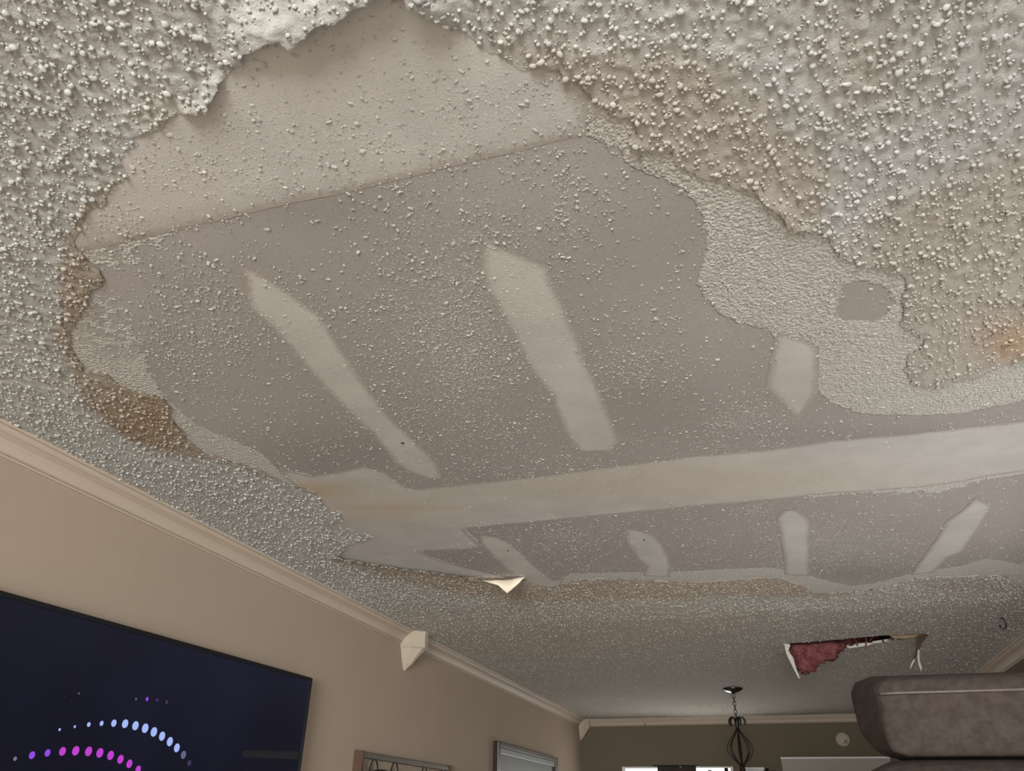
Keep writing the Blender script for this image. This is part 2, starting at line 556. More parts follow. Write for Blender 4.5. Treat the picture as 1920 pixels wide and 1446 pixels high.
def pop_tint(x, y, s=None):
    n1 = fbm(x, y, 0.25, 21, 3); n2 = fbm(x, y, 0.05, 25, 2)
    rag = 0.02 * n1 + 0.008 * n2
    c = np.repeat(WHITE_POP[None, :], len(x), 0) * (1 + 0.07 * n1 + 0.05 * n2)[:, None]

    def lay(w, col):
        nonlocal c
        c = c * (1 - w[:, None]) + np.asarray(col)[None, :] * w[:, None]
    sc = np.clip(y, 0.5, 4)
    lay(0.62 * sstep(sdf(x, y, S_TAN) + 2 * rag, -0.03, 0.03), TAN)
    lay(0.55 * sstep(sdf(x, y, S_TAN2) + 2 * rag, -0.05, 0.05), TAN)
    lay(0.5 * blob(x, y, 1590, 130, 90, 80), TAN)
    lay(0.45 * blob(x, y, 300, 215, 70, 40), np.array((0.40, 0.35, 0.25)))
    lay(0.8 * blob(x, y, 1900, 640, 60, 40), np.array((0.42, 0.27, 0.15)))
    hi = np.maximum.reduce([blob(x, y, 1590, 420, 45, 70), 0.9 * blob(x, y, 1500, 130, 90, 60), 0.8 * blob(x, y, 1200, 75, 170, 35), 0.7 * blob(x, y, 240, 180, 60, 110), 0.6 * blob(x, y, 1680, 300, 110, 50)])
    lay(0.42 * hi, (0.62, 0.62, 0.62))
    sb = sdf(x, y, S_BROWN) + 0.012 * n2
    strong = 0.45 + 0.5 * np.maximum(blob(x, y, 280, 790, 120, 80), 0.5 * blob(x, y, 140, 560, 50, 120))
    lay(np.clip(strong * sstep(sb, -0.015, 0.02), 0, 0.95), STAIN)
    ring = np.exp(-(sb / 0.03) ** 2) * blob(x, y, 270, 800, 140, 90)
    lay(0.5 * ring, (0.20, 0.12, 0.06))
    sl = sdf(x, y, S_LOW) + 0.05 * n1 + 0.02 * n2
    lay(0.62 * sstep(sl, -0.06, 0.05), (0.30, 0.205, 0.125))
    lay(0.55 * blob(x, y, 1800, 1095, 90, 14), (0.27, 0.21, 0.16))
    lay(0.4 * blob(x, y, 1500, 1135, 300, 9), (0.62, 0.61, 0.6))
    lay(0.45 * blob(x, y, 1050, 1190, 300, 50), (0.36, 0.29, 0.21))
    lay(0.30 * sstep(y, 2.6, 4.5), (0.46, 0.40, 0.32))
    lay(0.22 * blob(x, y, 60, 120, 300, 300), (0.33, 0.335, 0.31))  # upper left darkened in the colour, standing in for weaker light
    lay(0.25 * blob(x, y, 1300, 1150, 500, 60), (0.42, 0.34, 0.26))
    return np.clip(c, 0.02, 0.9)


# ------------------------------------------------------------------ structure: ceiling and room shell
def base_field(x, y):
    return -sdf(x, y, TEAR) + 0.004 * fbm(x, y, 0.03, 3)


SKIM_UP = cpoly([(1098, 215), (1102, 250), (1150, 280), (1190, 318), (1255, 338), (1300, 375), (1318, 420), (1325, 470), (1308, 530), (1335, 580), (1375, 604), (1440, 618), (1455, 640),
                 (1525, 660), (1532, 735), (1560, 757), (1610, 776), (1700, 780), (1800, 776), (1880, 760), (2000, 735), (2000, 500), (1700, 380), (1400, 250), (1200, 150), (1120, 150)])
SPOT = cpoly([(1574, 560), (1578, 540), (1600, 528), (1625, 527), (1655, 535), (1672, 555), (1674, 575), (1658, 592), (1640, 602), (1600, 604), (1575, 598), (1566, 585)])
SKIM_L1 = cpoly([(100, 380), (150, 400), (260, 380), (325, 430), (300, 465), (240, 495), (215, 508), (180, 500), (140, 480)])
SKIM_L2 = cpoly([(140, 545), (175, 548), (215, 560), (235, 590), (265, 605), (275, 650), (282, 700), (305, 740), (345, 775), (375, 800), (440, 828), (490, 850), (520, 880), (585, 890), (640, 905), (620, 960), (300, 850), (100, 700)])
SKIM_LOW = cpoly([(1520, 935), (1620, 925), (1760, 925), (1830, 905), (1960, 880), (1960, 830), (1500, 880)])
SKIM_EDGE = cpoly([(985, 1080), (1040, 1088), (1070, 1076), (1160, 1074), (1290, 1071), (1440, 1064), (1500, 1074), (1560, 1092), (1600, 1099), (1650, 1092), (1710, 1075), (1800, 1062), (1850, 1047), (1920, 1060), (2000, 1065), (2000, 1130), (1000, 1130)])
SKIM_CORNER = cpoly([(600, 945), (760, 945), (900, 945), (870, 990), (900, 1020), (870, 1030), (785, 1035), (850, 1058), (940, 1085), (600, 1060)])
CIRC_TOP = None


def f_skim(x, y, s=None):
    v = sdf(x, y, SKIM_UP)
    v = np.minimum(v, -sdf(x, y, SPOT))
    for p in (SKIM_L1, SKIM_L2, SKIM_EDGE, SKIM_CORNER, SKIM_LOW):
        v = np.maximum(v, sdf(x, y, p))
    return np.clip(v, -0.2, 0.2)


def f_rag(x, y, s=None):
    r = 0.035 + 0.22 * np.maximum.reduce([blob(x, y, 250, 480, 90, 40), 1.4 * blob(x, y, 215, 620, 60, 60)]) + 0.02 * blob(x, y, 1150, 250, 60, 60)
    return r + 0.09 * blob(x, y, 1700, 915, 200, 30)


def f_fleck(x, y, s=None):
    v = 0.38 + 0.85 * np.maximum.reduce([blob(x, y, 860, 640, 170, 190), 0.8 * blob(x, y, 380, 620, 110, 120), 0.9 * blob(x, y, 1200, 690, 100, 60), 0.9 * blob(x, y, 1060, 390, 30, 90), 0.8 * blob(x, y, 1390, 790, 90, 40),
                                         0.8 * blob(x, y, 1560, 1020, 130, 40), 0.5 * blob(x, y, 1010, 870, 140, 30), 0.6 * blob(x, y, 1050, 1010, 90, 25), 0.7 * blob(x, y, 1420, 960, 40, 15)])
    return np.clip(v - 0.3 * blob(x, y, 560, 440, 120, 60) - 0.25 * blob(x, y, 1220, 760, 100, 60), 0, 1.2)


def base_tint(x, y, s=None):
    n = fbm(x, y, 0.3, 41, 3)
    c = np.repeat(np.array(PAPER)[None, :], len(x), 0) * (1 + 0.06 * n)[:, None]
    li = np.clip(np.maximum.reduce([blob(x, y, 360, 460, 110, 50), blob(x, y, 1000, 340, 220, 90), blob(x, y, 1330, 620, 150, 90), blob(x, y, 230, 560, 70, 80), 0.8 * blob(x, y, 1880, 980, 70, 60), blob(x, y, 400, 790, 120, 60)]), 0, 1)
    c = c + li[:, None] * np.array((0.055, 0.048, 0.055))[None, :]
    dk = np.clip(np.maximum.reduce([0.8 * blob(x, y, 600, 390, 130, 40), blob(x, y, 640, 850, 140, 50), 0.7 * blob(x, y, 1230, 760, 110, 70), 0.9 * blob(x, y, 1640, 820, 260, 22), blob(x, y, 1610, 1070, 120, 18), 0.6 * blob(x, y, 860, 1050, 60, 18)]), 0, 1)
    c = c * (1 - 0.16 * dk)[:, None]
    return c


base_xs = axis(XW, XR, XW, XR, lambda p: 0.012, 0.012)
base_ys = axis(YB, YF, 0.2, YF, lambda p: min(0.03, 0.008 * (max(p, 0.5) / 0.5) ** 0.8), 0.1)
ceiling = sheet('ceiling', base_xs, base_ys, base_field, lambda x, y, s: np.full_like(x, CEIL),
                {'patchy': lambda x, y, s: np.clip(1.6 * np.maximum.reduce([blob(x, y, 222, 610, 62, 62), blob(x, y, 255, 475, 75, 32)]), 0, 1), 'skim': f_skim, 'rag': f_rag, 'fleck': f_fleck, 'tint': base_tint}, [MAT['base'], MAT['gyp']], None, 0.013, False, 1)
setp(ceiling, 'water damaged ceiling with stripped drywall paper, compound bands and popcorn texture', kind='structure')

# popcorn coating: a thin sheet with the stripped field cut out
pop_xs = axis(XW, XR, XW, XR, lambda p: 0.0036, 0.0036)
pop_ys = axis(YB, YF, 0.25, YF, lambda p: min(0.034, 0.0030 * (max(p, 0.5) / 0.5) ** 1.3), 0.12)
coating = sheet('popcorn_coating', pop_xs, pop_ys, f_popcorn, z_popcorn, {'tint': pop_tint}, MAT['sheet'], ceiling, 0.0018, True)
setp(coating, 'bumpy off-white popcorn coating torn open in a large ragged field', kind='stuff')


# beads and crumbs: one object each, instanced over points
def scatter(name, P, scale, rot, tint, mat, parent, label, lump=0.25, sub=2):
    me = bpy.data.meshes.new(name)
    me.vertices.add(len(P)); me.vertices.foreach_set('co', P.astype(np.float32).ravel())
    for an, v in (('size', scale), ('turn', rot), ('tint', tint)):
        a = me.attributes.new(an, 'FLOAT_VECTOR', 'POINT'); a.data.foreach_set('vector', v.astype(np.float32).ravel())
    o = link(name, me, mat, parent)
    g = bpy.data.node_groups.new(name, 'GeometryNodeTree')
    g.interface.new_socket('Geometry', in_out='INPUT', socket_type='NodeSocketGeometry')
    g.interface.new_socket('Geometry', in_out='OUTPUT', socket_type='NodeSocketGeometry')
    N = g.nodes; L = g.links
    gi = N.new('NodeGroupInput'); go = N.new('NodeGroupOutput')
    ico = N.new('GeometryNodeMeshIcoSphere'); ico.inputs['Radius'].default_value = 1.0; ico.inputs['Subdivisions'].default_value = sub
    nz = N.new('ShaderNodeTexNoise'); nz.inputs['Scale'].default_value = 1.1; nz.inputs['Detail'].default_value = 1.0
    sb = N.new('ShaderNodeVectorMath'); sb.operation = 'SUBTRACT'; sb.inputs[1].default_value = (0.5, 0.5, 0.5)
    sc = N.new('ShaderNodeVectorMath'); sc.operation = 'SCALE'; sc.inputs['Scale'].default_value = lump * 4
    sp = N.new('GeometryNodeSetPosition'); sm = N.new('GeometryNodeSetShadeSmooth')
    mt = N.new('GeometryNodeSetMaterial'); mt.inputs['Material'].default_value = mat
    ip = N.new('GeometryNodeInstanceOnPoints')
    a1 = N.new('GeometryNodeInputNamedAttribute'); a1.data_type = 'FLOAT_VECTOR'; a1.inputs['Name'].default_value = 'size'
    a2 = N.new('GeometryNodeInputNamedAttribute'); a2.data_type = 'FLOAT_VECTOR'; a2.inputs['Name'].default_value = 'turn'
    L.new(ico.outputs['Mesh'], sp.inputs['Geometry'])
    L.new(nz.outputs['Color'], sb.inputs[0]); L.new(sb.outputs[0], sc.inputs[0]); L.new(sc.outputs[0], sp.inputs['Offset'])
    L.new(sp.outputs[0], sm.inputs[0]); L.new(sm.outputs[0], mt.inputs['Geometry'])
    L.new(mt.outputs[0], ip.inputs['Instance']); L.new(gi.outputs[0], ip.inputs['Points'])
    L.new(a1.outputs[0], ip.inputs['Scale']); L.new(a2.outputs[0], ip.inputs['Rotation'])
    L.new(ip.outputs[0], go.inputs[0])
    md = o.modifiers.new('scatter', 'NODES'); md.node_group = g
    setp(o, label, kind='stuff')
    return o


def rnd_rect(x0, x1, y0, y1, dens):
    n = int((x1 - x0) * (y1 - y0) * dens)
    return RNG.uniform(x0, x1, n), RNG.uniform(y0, y1, n)


px_, py_ = [], []
for (a, b, c, d, e) in ((-1.3, 1.0, 0.15, 1.6, 12500), (XW, XR, 1.6, 4.0, 8500), (XW, XR, 4.0, 5.2, 4200), (XW, XR, 5.2, YF, 2600), (-1.3, XR, -0.6, 0.15, 1500), (XW, -1.3, 0.2, 1.6, 9000)):
    u, v = rnd_rect(a, b, c, d, e); px_.append(u); py_.append(v)
bx = np.concatenate(px_); by = np.concatenate(py_)
# a share of the beads is drawn towards its neighbours so that clumps form
mv = RNG.random(len(bx)) < 0.35
bs = f_popcorn(bx, by)
dens = 0.62 + 0.45 * fbm(bx, by, 0.07, 60, 2)
ok = (bs > 0.0015) & (RNG.random(len(bx)) < np.clip(dens + 0.25, 0.15, 1.0)) & (bx > XW + 0.07) & (bx < XR - 0.02) & (by < YF - 0.07)
bx, by, bs = bx[ok], by[ok], bs[ok]
n = len(bx)
rad = 0.0019 * np.exp(RNG.normal(0, 0.44, n)); rad = np.clip(rad, 0.0008, 0.0046)
szs = np.stack([rad * RNG.uniform(0.9, 1.6, n), rad * RNG.uniform(0.85, 1.3, n), rad * RNG.uniform(0.7, 1.05, n)], -1)
rots = np.stack([RNG.uniform(-0.5, 0.5, n), RNG.uniform(-0.5, 0.5, n), RNG.uniform(0, 6.28, n)], -1)
tn = pop_tint(bx, by); tn = tn * 0.80 + 0.22 * np.array((0.62, 0.60, 0.565)) ; tn *= RNG.uniform(0.92, 1.1, n)[:, None]  # beads paler than the sheet: the light they catch is painted in
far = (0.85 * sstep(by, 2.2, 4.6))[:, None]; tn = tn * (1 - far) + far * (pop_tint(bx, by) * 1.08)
flat = 1 - 0.45 * sstep(by, 2.5, 5.0); szs[:, 2] *= flat
beads = scatter('popcorn_beads', np.stack([bx, by, z_popcorn(bx, by, bs) - rad * 0.25], -1), szs, rots, tn, MAT['bead'], ceiling,
                'small round popcorn plaster beads')

BAND1 = cpoly([(100, 480), (150, 474), (330, 432), (520, 388), (700, 348), (900, 300), (1098, 252), (1104, 200), (1000, 90), (800, -30), (640, -60), (450, 40), (250, 200), (120, 330)])
# crumbs of plaster left on the stripped field
cxp, cyp = rnd_rect(-1.6, XR, 0.4, 4.0, 21000)
inside = sdf(cxp, cyp, HOLE)
fl = f_fleck(cxp, cyp); sk = f_skim(cxp, cyp)
skc = np.where((sk > 0) & (sdf(cxp, cyp, SKIM_UP) > 0), 0.75, 0.0)
band1 = 0.85 * np.maximum.reduce([blob(cxp, cyp, 700, 260, 190, 60), blob(cxp, cyp, 900, 190, 180, 50), 0.9 * blob(cxp, cyp, 330, 330, 110, 70), 0.6 * blob(cxp, cyp, 560, 290, 260, 110), blob(cxp, cyp, 230, 430, 90, 60)])
pr = np.maximum(np.maximum(0.75 * (fl - 0.12), 0.7 * skc), np.maximum(0.8 * band1, 0.07))
pr = pr * np.clip(0.75 + 1.1 * fbm(cxp, cyp, 0.06, 91, 3), 0.1, 1.6)
pr = np.maximum(pr, 0.95 * np.maximum.reduce([blob(cxp, cyp, 1055, 385, 14, 30), blob(cxp, cyp, 1085, 435, 26, 12), blob(cxp, cyp, 1160, 490, 14, 12), 0.8 * blob(cxp, cyp, 1000, 290, 20, 20), 0.6 * blob(cxp, cyp, 1030, 330, 20, 25)]))
ok = (inside > 0.004) & (RNG.random(len(cxp)) < np.clip(pr, 0, 1))
cxp, cyp = cxp[ok], cyp[ok]; n = len(cxp)
rad = 0.00135 * np.exp(RNG.normal(0, 0.40, n)); rad = np.clip(rad, 0.0006, 0.0036)
szs = np.stack([rad * RNG.uniform(0.9, 2.4, n), rad * RNG.uniform(0.8, 1.5, n), rad * RNG.uniform(0.22, 0.5, n)], -1)
rots = np.stack([RNG.uniform(-0.2, 0.2, n), RNG.uniform(-0.2, 0.2, n), RNG.uniform(0, 6.28, n)], -1)
tn = np.repeat(np.array((0.58, 0.545, 0.50))[None, :], n, 0) * RNG.uniform(0.8, 1.15, n)[:, None]
crumbs = scatter('plaster_crumbs', np.stack([cxp, cyp, CEIL - 0.0007 - 0.0012 * (sdf(cxp, cyp, BAND1) > 0.01)], -1), szs, rots, tn, MAT['bead'], ceiling,
                 'thin plaster crumbs left on the scraped drywall', 0.35, 1)


def band_rough(x, y):
    return np.maximum.reduce([blob(x, y, 680, 255, 170, 45), blob(x, y, 930, 190, 170, 50), blob(x, y, 330, 330, 110, 60), 0.7 * blob(x, y, 560, 290, 260, 90), blob(x, y, 230, 420, 90, 50), 0.4 * blob(x, y, 1050, 650, 60, 160), 0.8 * blob(x, y, 1700, 880, 160, 30), 0.5 * blob(x, y, 1400, 890, 200, 40)])


# joint compound bands and the patches over the screws
def patch(name, px, mat, label, thick=0.0012, taper=0.02, soft=0.004, res=0.006, warm=None, lift=0.0004, clip_hole=True):
    P = cpoly(px)
    lo = P.min(0) - 0.03; hi = P.max(0) + 0.03
    lo = np.maximum(lo, (XW, 0.1)); hi = np.minimum(hi, (XR, YF))
    sc = max(1.0, (lo[1] + hi[1]) / 2 / 1.2)
    xs = np.arange(lo[0], hi[0] + res, res); ys = np.arange(lo[1], hi[1] + res * sc, res * sc)

    def fld(x, y):
        return sdf(x, y, P) + soft * fbm(x, y, 0.06, 71, 3)
    at = {'edge': lambda x, y, s: s, 'coarse': lambda x, y, s: np.clip(band_rough(x, y), 0, 1), 'warm': (warm or (lambda x, y, s: np.zeros_like(x)))}
    o = sheet(name, xs, ys, fld, lambda x, y, s: CEIL - lift - thick * sstep(s, 0, taper), at, mat, ceiling, 0.0, False)
    if label: setp(o, label)
    return o


patch('joint_compound_band', [(100, 480), (150, 474), (330, 432), (520, 388), (700, 348), (900, 300), (1098, 252), (1104, 200), (1000, 90), (800, -30), (640, -60), (450, 40), (250, 200), (120, 330)],
      MAT['mud'], 'broad pale band of smooth joint compound', 0.0012, 0.05, 0.003, 0.007,
      lambda x, y, s: 0.12 * sstep(fbm(x, y, 0.25, 81, 2), 0, 0.7))
patch('joint_compound_band', [(520, 880), (585, 892), (640, 885), (682, 874), (722, 885), (762, 912), (782, 917), (900, 905), (1000, 893), (1100, 880), (1300, 855), (1440, 843), (1560, 826), (1700, 814), (1960, 784),
                              (1960, 878), (1850, 893), (1800, 904), (1720, 915), (1560, 925), (1460, 936), (1300, 950), (1100, 970), (990, 980), (868, 992), (905, 1025), (880, 1030), (785, 1034), (840, 1056), (940, 1080), (980, 1090), (760, 1075), (600, 1040), (600, 960)],
      MAT['mud'], 'long tan band of joint compound', 0.0007, 0.08, 0.005, 0.010,
      lambda x, y, s: np.clip(0.42 * blob(x, y, 1250, 905, 420, 40) + 0.35 * blob(x, y, 700, 960, 160, 40) + 0.85 * blob(x, y, 590, 918, 60, 16) + 0.5 * blob(x, y, 760, 952, 130, 5), 0, 0.9))
STRIPS = [
    [(446, 494), (480, 508), (530, 538), (560, 562), (604, 590), (640, 650), (700, 740), (740, 790), (800, 846), (824, 874), (828, 900), (800, 898), (772, 888), (745, 872), (700, 818), (640, 762), (590, 710), (540, 650), (495, 604), (466, 575), (456, 520)],
    [(905, 436), (940, 462), (985, 480), (1028, 500), (1036, 528), (1060, 575), (1085, 630), (1100, 680), (1122, 720), (1146, 780), (1164, 828), (1148, 848), (1090, 848), (1062, 822), (1030, 740), (990, 690), (966, 640), (935, 590), (908, 540), (900, 500)],
    [(1455, 622), (1500, 632), (1536, 650), (1534, 735), (1504, 780), (1490, 782), (1455, 748), (1436, 728), (1442, 680)],
    [(896, 1002), (930, 1006), (962, 1020), (985, 1042), (1005, 1062), (1040, 1088), (1060, 1082), (1050, 1104), (1010, 1102), (985, 1088), (950, 1068), (920, 1040), (900, 1020)],
    [(1172, 990), (1200, 994), (1228, 1004), (1246, 1024), (1258, 1052), (1258, 1082), (1205, 1080), (1212, 1062), (1192, 1046), (1174, 1016)],
    [(1456, 972), (1470, 956), (1494, 956), (1516, 972), (1522, 986), (1519, 1006), (1519, 1080), (1470, 1078), (1470, 1050), (1462, 1005)],
    [(1812, 950), (1830, 930), (1862, 950), (1856, 962), (1832, 998), (1806, 1034), (1780, 1044), (1750, 1074), (1706, 1078), (1730, 1046), (1756, 1010), (1772, 980)]]
for i, s in enumerate(STRIPS):
    patch('screw_compound_patch', s, MAT['patch'], 'pale smear of compound over a row of ceiling screws' if i == 0 else None, 0.0006, 0.03, 0.004, 0.005 if i < 3 else 0.008, None, 0.0003 + 0.0001 * i)

# uncovered screw heads
for sx, sy in ((755, 830), (1208, 1012), (952, 1032)):
    c = at_ceil(sx, sy)
    bm = bmesh.new()
    lathe(bm, [(0.0045, 0.0), (0.0042, -0.0012), (0.0020, -0.0016), (0.0016, -0.0008)], (c[0], c[1], CEIL - 0.0016), 12)
    bobj('screw_head', bm, MAT['iron'], ceiling)

# cream flap of coating hanging from the far edge of the stripped field
p0 = at_ceil(875, 1080); yfl = float(at_ceil(935, 1084)[1])
bm = bmesh.new()
top_px = [(872, 1079), (900, 1082), (930, 1084), (960, 1084.5), (986, 1085)]
low_px = [(872, 1081), (908, 1090), (934, 1098), (951, 1113), (975, 1092)]
mid = []
rows = []
for (ax, ay), (lx, ly) in zip(top_px, low_px):
    A = at_y(ax, ay, yfl); A.z = CEIL - 0.004
    B = at_y(lx, ly, yfl - 0.02)
    rows.append([bm.verts.new(A + (B - A) * (k / 4) + Vector((0, -0.010 * math.sin(math.pi * k / 4), 0))) for k in range(5)])
for a, b in zip(rows, rows[1:]):
    for k in range(4):
        bm.faces.new((a[k], b[k], b[k + 1], a[k + 1]))
flap = bobj('peeled_flap', bm, MAT['cream'], ceiling, True)
md = flap.modifiers.new('thickness', 'SOLIDIFY'); md.thickness = 0.002
setp(flap, 'cream coloured hanging flap showing its underside')


def wall_quad(name, lo, hi, mat, label):
    bm = bmesh.new(); box(bm, lo, hi)
    return setp(bobj(name, bm, mat), label, kind='structure')


wall_quad('wall_left', (XW - 0.12, YB - 0.12, 0), (XW, YF + 0.12, CEIL + 0.0), MAT['wall'], 'long tan wall that carries the television')
bm = bmesh.new()
box(bm, (XR, YB - 0.12, 0), (XR + 0.12, 1.2, CEIL)); box(bm, (XR, 3.2, 0), (XR + 0.12, YF + 0.12, CEIL))
box(bm, (XR, 1.2, 0), (XR + 0.12, 3.2, 0.3)); box(bm, (XR, 1.2, 1.6), (XR + 0.12, 3.2, CEIL))  # sill and header of an opening added for the side fill
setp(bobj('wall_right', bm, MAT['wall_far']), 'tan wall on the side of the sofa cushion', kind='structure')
wall_quad('floor', (XW - 0.12, YB - 0.12, -0.1), (XR + 0.12, YF + 0.12, 0), MAT['floor'], 'carpeted floor of the room')


def wall_with_opening(name, y0, y1, ox0, ox1, oz0, oz1, mat, label):
    bm = bmesh.new()
    box(bm, (XW, y0, 0), (ox0, y1, CEIL)); box(bm, (ox1, y0, 0), (XR, y1, CEIL))
    box(bm, (ox0, y0, 0), (ox1, y1, oz0)); box(bm, (ox0, y0, oz1), (ox1, y1, CEIL))
    return setp(bobj(name, bm, mat), label, kind='structure')


wl = at_y(1166, 1438, YF); wr = at_y(1374, 1436, YF)
WX0, WX1, WZ1, WZ0 = wl.x, wr.x, wl.z, 0.85
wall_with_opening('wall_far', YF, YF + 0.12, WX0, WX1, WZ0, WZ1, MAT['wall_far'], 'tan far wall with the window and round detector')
wall_with_opening('wall_back', YB - 0.12, YB, -0.55, 1.38, 0.55, 1.95, MAT['wall'], 'wall behind the camera with the daylight window')

# ------------------------------------------------------------------ crown moulding
PROF = [(0.000, 0.066), (0.007, 0.066), (0.010, 0.062), (0.0055, 0.0590), (0.011, 0.0575), (0.014, 0.056), (0.018, 0.049), (0.024, 0.040), (0.033, 0.031), (0.043, 0.0265),
        (0.0415, 0.0205), (0.047, 0.0190), (0.0495, 0.0205), (0.055, 0.016), (0.059, 0.0115), (0.062, 0.010), (0.070, 0.0095), (0.072, 0.006), (0.072, 0.0), (0.0, 0.0)]


def crown(name, a, b, inward, label):
    """profile swept from a to b along the wall foot line (2D points), inward = unit 2D direction into the room"""
    bm = bmesh.new()
    A = [bm.verts.new((a[0] + inward[0] * p, a[1] + inward[1] * p, CEIL - 0.0005 - d)) for p, d in PROF]
    B = [bm.verts.new((b[0] + inward[0] * p, b[1] + inward[1] * p, CEIL - 0.0005 - d)) for p, d in PROF]
    for i in range(len(PROF) - 1):
        bm.faces.new((A[i], A[i + 1], B[i + 1], B[i]))
    bm.faces.new(A); bm.faces.new(B[::-1])
    return setp(bobj(name, bm, MAT['crown']), label, kind='structure')


YBK = float(at_ceil(782, 1186)[1])
seam = at_x(632, 1118, XW).y
crown('trim_1', (XW, YB), (XW, seam - 0.001), (1, 0), 'cream crown moulding above the television')
crown('trim_2', (XW, seam + 0.001), (XW, YBK - 0.05), (1, 0), 'short crown moulding piece before the corner block')
crown('trim_3', (XW, YBK + 0.05), (XW, YF), (1, 0), 'crown moulding running to the far corner')
crown('trim_4', (XW, YF), (XR, YF), (0, -1), 'crown moulding along the far wall')
crown('trim_5', (XR, 1.2), (XR, YF), (-1, 0), 'crown moulding along the right wall')


def corner_block(name, x0, yc, w, p, drop_, tip, label):
    """faceted block with an inverted pyramid pendant"""
    t = empty(name, (x0, yc, CEIL - drop_), label, 'moulding block', 'crown moulding blocks')
    bm = bmesh.new()
    h = w / 2
    lv = [(0.0, p, h), (drop_ * 0.72, p, h), (drop_, p * 1.02, h * 1.04), (drop_ + 0.006, p * 0.96, h * 0.98)]
    rings = []
    for dz, pp, hh in lv:
        z = CEIL - 0.001 - dz
        rings.append([bm.verts.new(v) for v in ((x0, yc - hh, z), (x0 + pp * 0.55, yc - hh, z), (x0 + pp, yc - hh * 0.35, z), (x0 + pp, yc + hh * 0.35, z), (x0 + pp * 0.55, yc + hh, z), (x0, yc + hh, z))])
    for a, b in zip(rings, rings[1:]):
        for k in range(6): bm.faces.new((a[k], a[(k + 1) % 6], b[(k + 1) % 6], b[k]))
    bm.faces.new(rings[0]); bm.faces.new(rings[-1][::-1])
    bobj('block', bm, MAT['block'], t)
    bm = bmesh.new()
    lv = [(drop_ + 0.005, p * 0.90, h * 0.92), (drop_ + tip * 0.45, p * 0.55, h * 0.62), (drop_ + tip * 0.62, p * 0.42, h * 0.45), (drop_ + tip * 0.66, p * 0.42, h * 0.45), (drop_ + tip, p * 0.06, h * 0.05)]
    rings = []
    for dz, pp, hh in lv:
        z = CEIL - 0.001 - dz
        rings.append([bm.verts.new(v) for v in ((x0, yc - hh, z), (x0 + pp * 0.55, yc - hh, z), (x0 + pp, yc - hh * 0.35, z), (x0 + pp, yc + hh * 0.35, z), (x0 + pp * 0.55, yc + hh, z), (x0, yc + hh, z))])
    for a, b in zip(rings, rings[1:]):
        for k in range(6): bm.faces.new((a[k], a[(k + 1) % 6], b[(k + 1) % 6], b[k]))
    bm.faces.new(rings[0]); bm.faces.new(rings[-1][::-1])
    bobj('pendant', bm, MAT['crown'], t)
    return t


corner_block('crown_block', XW, YBK, 0.13, 0.125, 0.085, 0.115, 'pale faceted block joining two crown pieces above the framed wall rack')
corner_block('crown_block', XW + 0.001, YF - 0.06, 0.115, 0.10, 0.085, 0.115, 'small pale block in the far corner of the room')

# ------------------------------------------------------------------ television
XT = XW + 0.055
tr = at_x(584, 1272, XT); tl = at_x(0, 1108, XT)
slope = (tr.z - tl.z) / (tr.y - tl.y)
TW, TH = 1.66, 0.94
t_tv = empty('television', (XW, tr.y - TW / 2, tr.z - TH), 'large wall mounted television showing arcs of coloured dots', 'television')


def tvp(yoff, zoff, x):
    """yoff back from the right edge, zoff down from the top edge, following the slight tilt of the set"""
    return Vector((x, tr.y - yoff + slope * zoff, tr.z - zoff - slope * yoff))


bm = bmesh.new()
prism(bm, [tvp(0, 0, XT), tvp(0, TH, XT), tvp(TW, TH, XT), tvp(TW, 0, XT)], (-0.030, 0, 0))
bobj('housing', bm, MAT['black'], t_tv)
bm = bmesh.new()
bw = 0.013
for (a, b, c, d) in ((0, 0, TW, bw), (0, TH - 0.014, TW, TH), (0, bw, bw, TH - 0.014), (TW - bw, bw, TW, TH - 0.014)):
    prism(bm, [tvp(a, b, XT + 0.006), tvp(a, d, XT + 0.006), tvp(c, d, XT + 0.006), tvp(c, b, XT + 0.006)], (-0.006, 0, 0))
bobj('bezel', bm, MAT['black'], t_tv)
t = NT('lit_screen')
g = t.noise(1.3, 2)
em = t.mix(t.step(g, 0.3, 0.7), (0.002, 0.002, 0.0045), (0.0045, 0.005, 0.013))
t.put(t.b.inputs['Emission Color'], em); t.b.inputs['Emission Strength'].default_value = 1.0
MAT['screen'] = t.out((0.004, 0.004, 0.006), 0.22, 0, 0.22)
bm = bmesh.new()
prism(bm, [tvp(bw, bw, XT + 0.002), tvp(bw, TH - 0.014, XT + 0.002), tvp(TW - bw, TH - 0.014, XT + 0.002), tvp(TW - bw, bw, XT + 0.002)], (-0.002, 0, 0))
bobj('screen', bm, MAT['screen'], t_tv)
bm = bmesh.new()
box(bm, (XW, tr.y - TW / 2 - 0.2, tr.z - TH / 2 - 0.15), (XT - 0.030, tr.y - TW / 2 + 0.2, tr.z - TH / 2 + 0.15), 0.004)
bobj('wall_mount', bm, MAT['black'], t_tv)


def emis(name, c, s):
    t = NT(name); t.put(t.b.inputs['Emission Color'], c); t.b.inputs['Emission Strength'].default_value = s
    return t.out((0.01, 0.01, 0.01), 0.5, 0, 0.1)


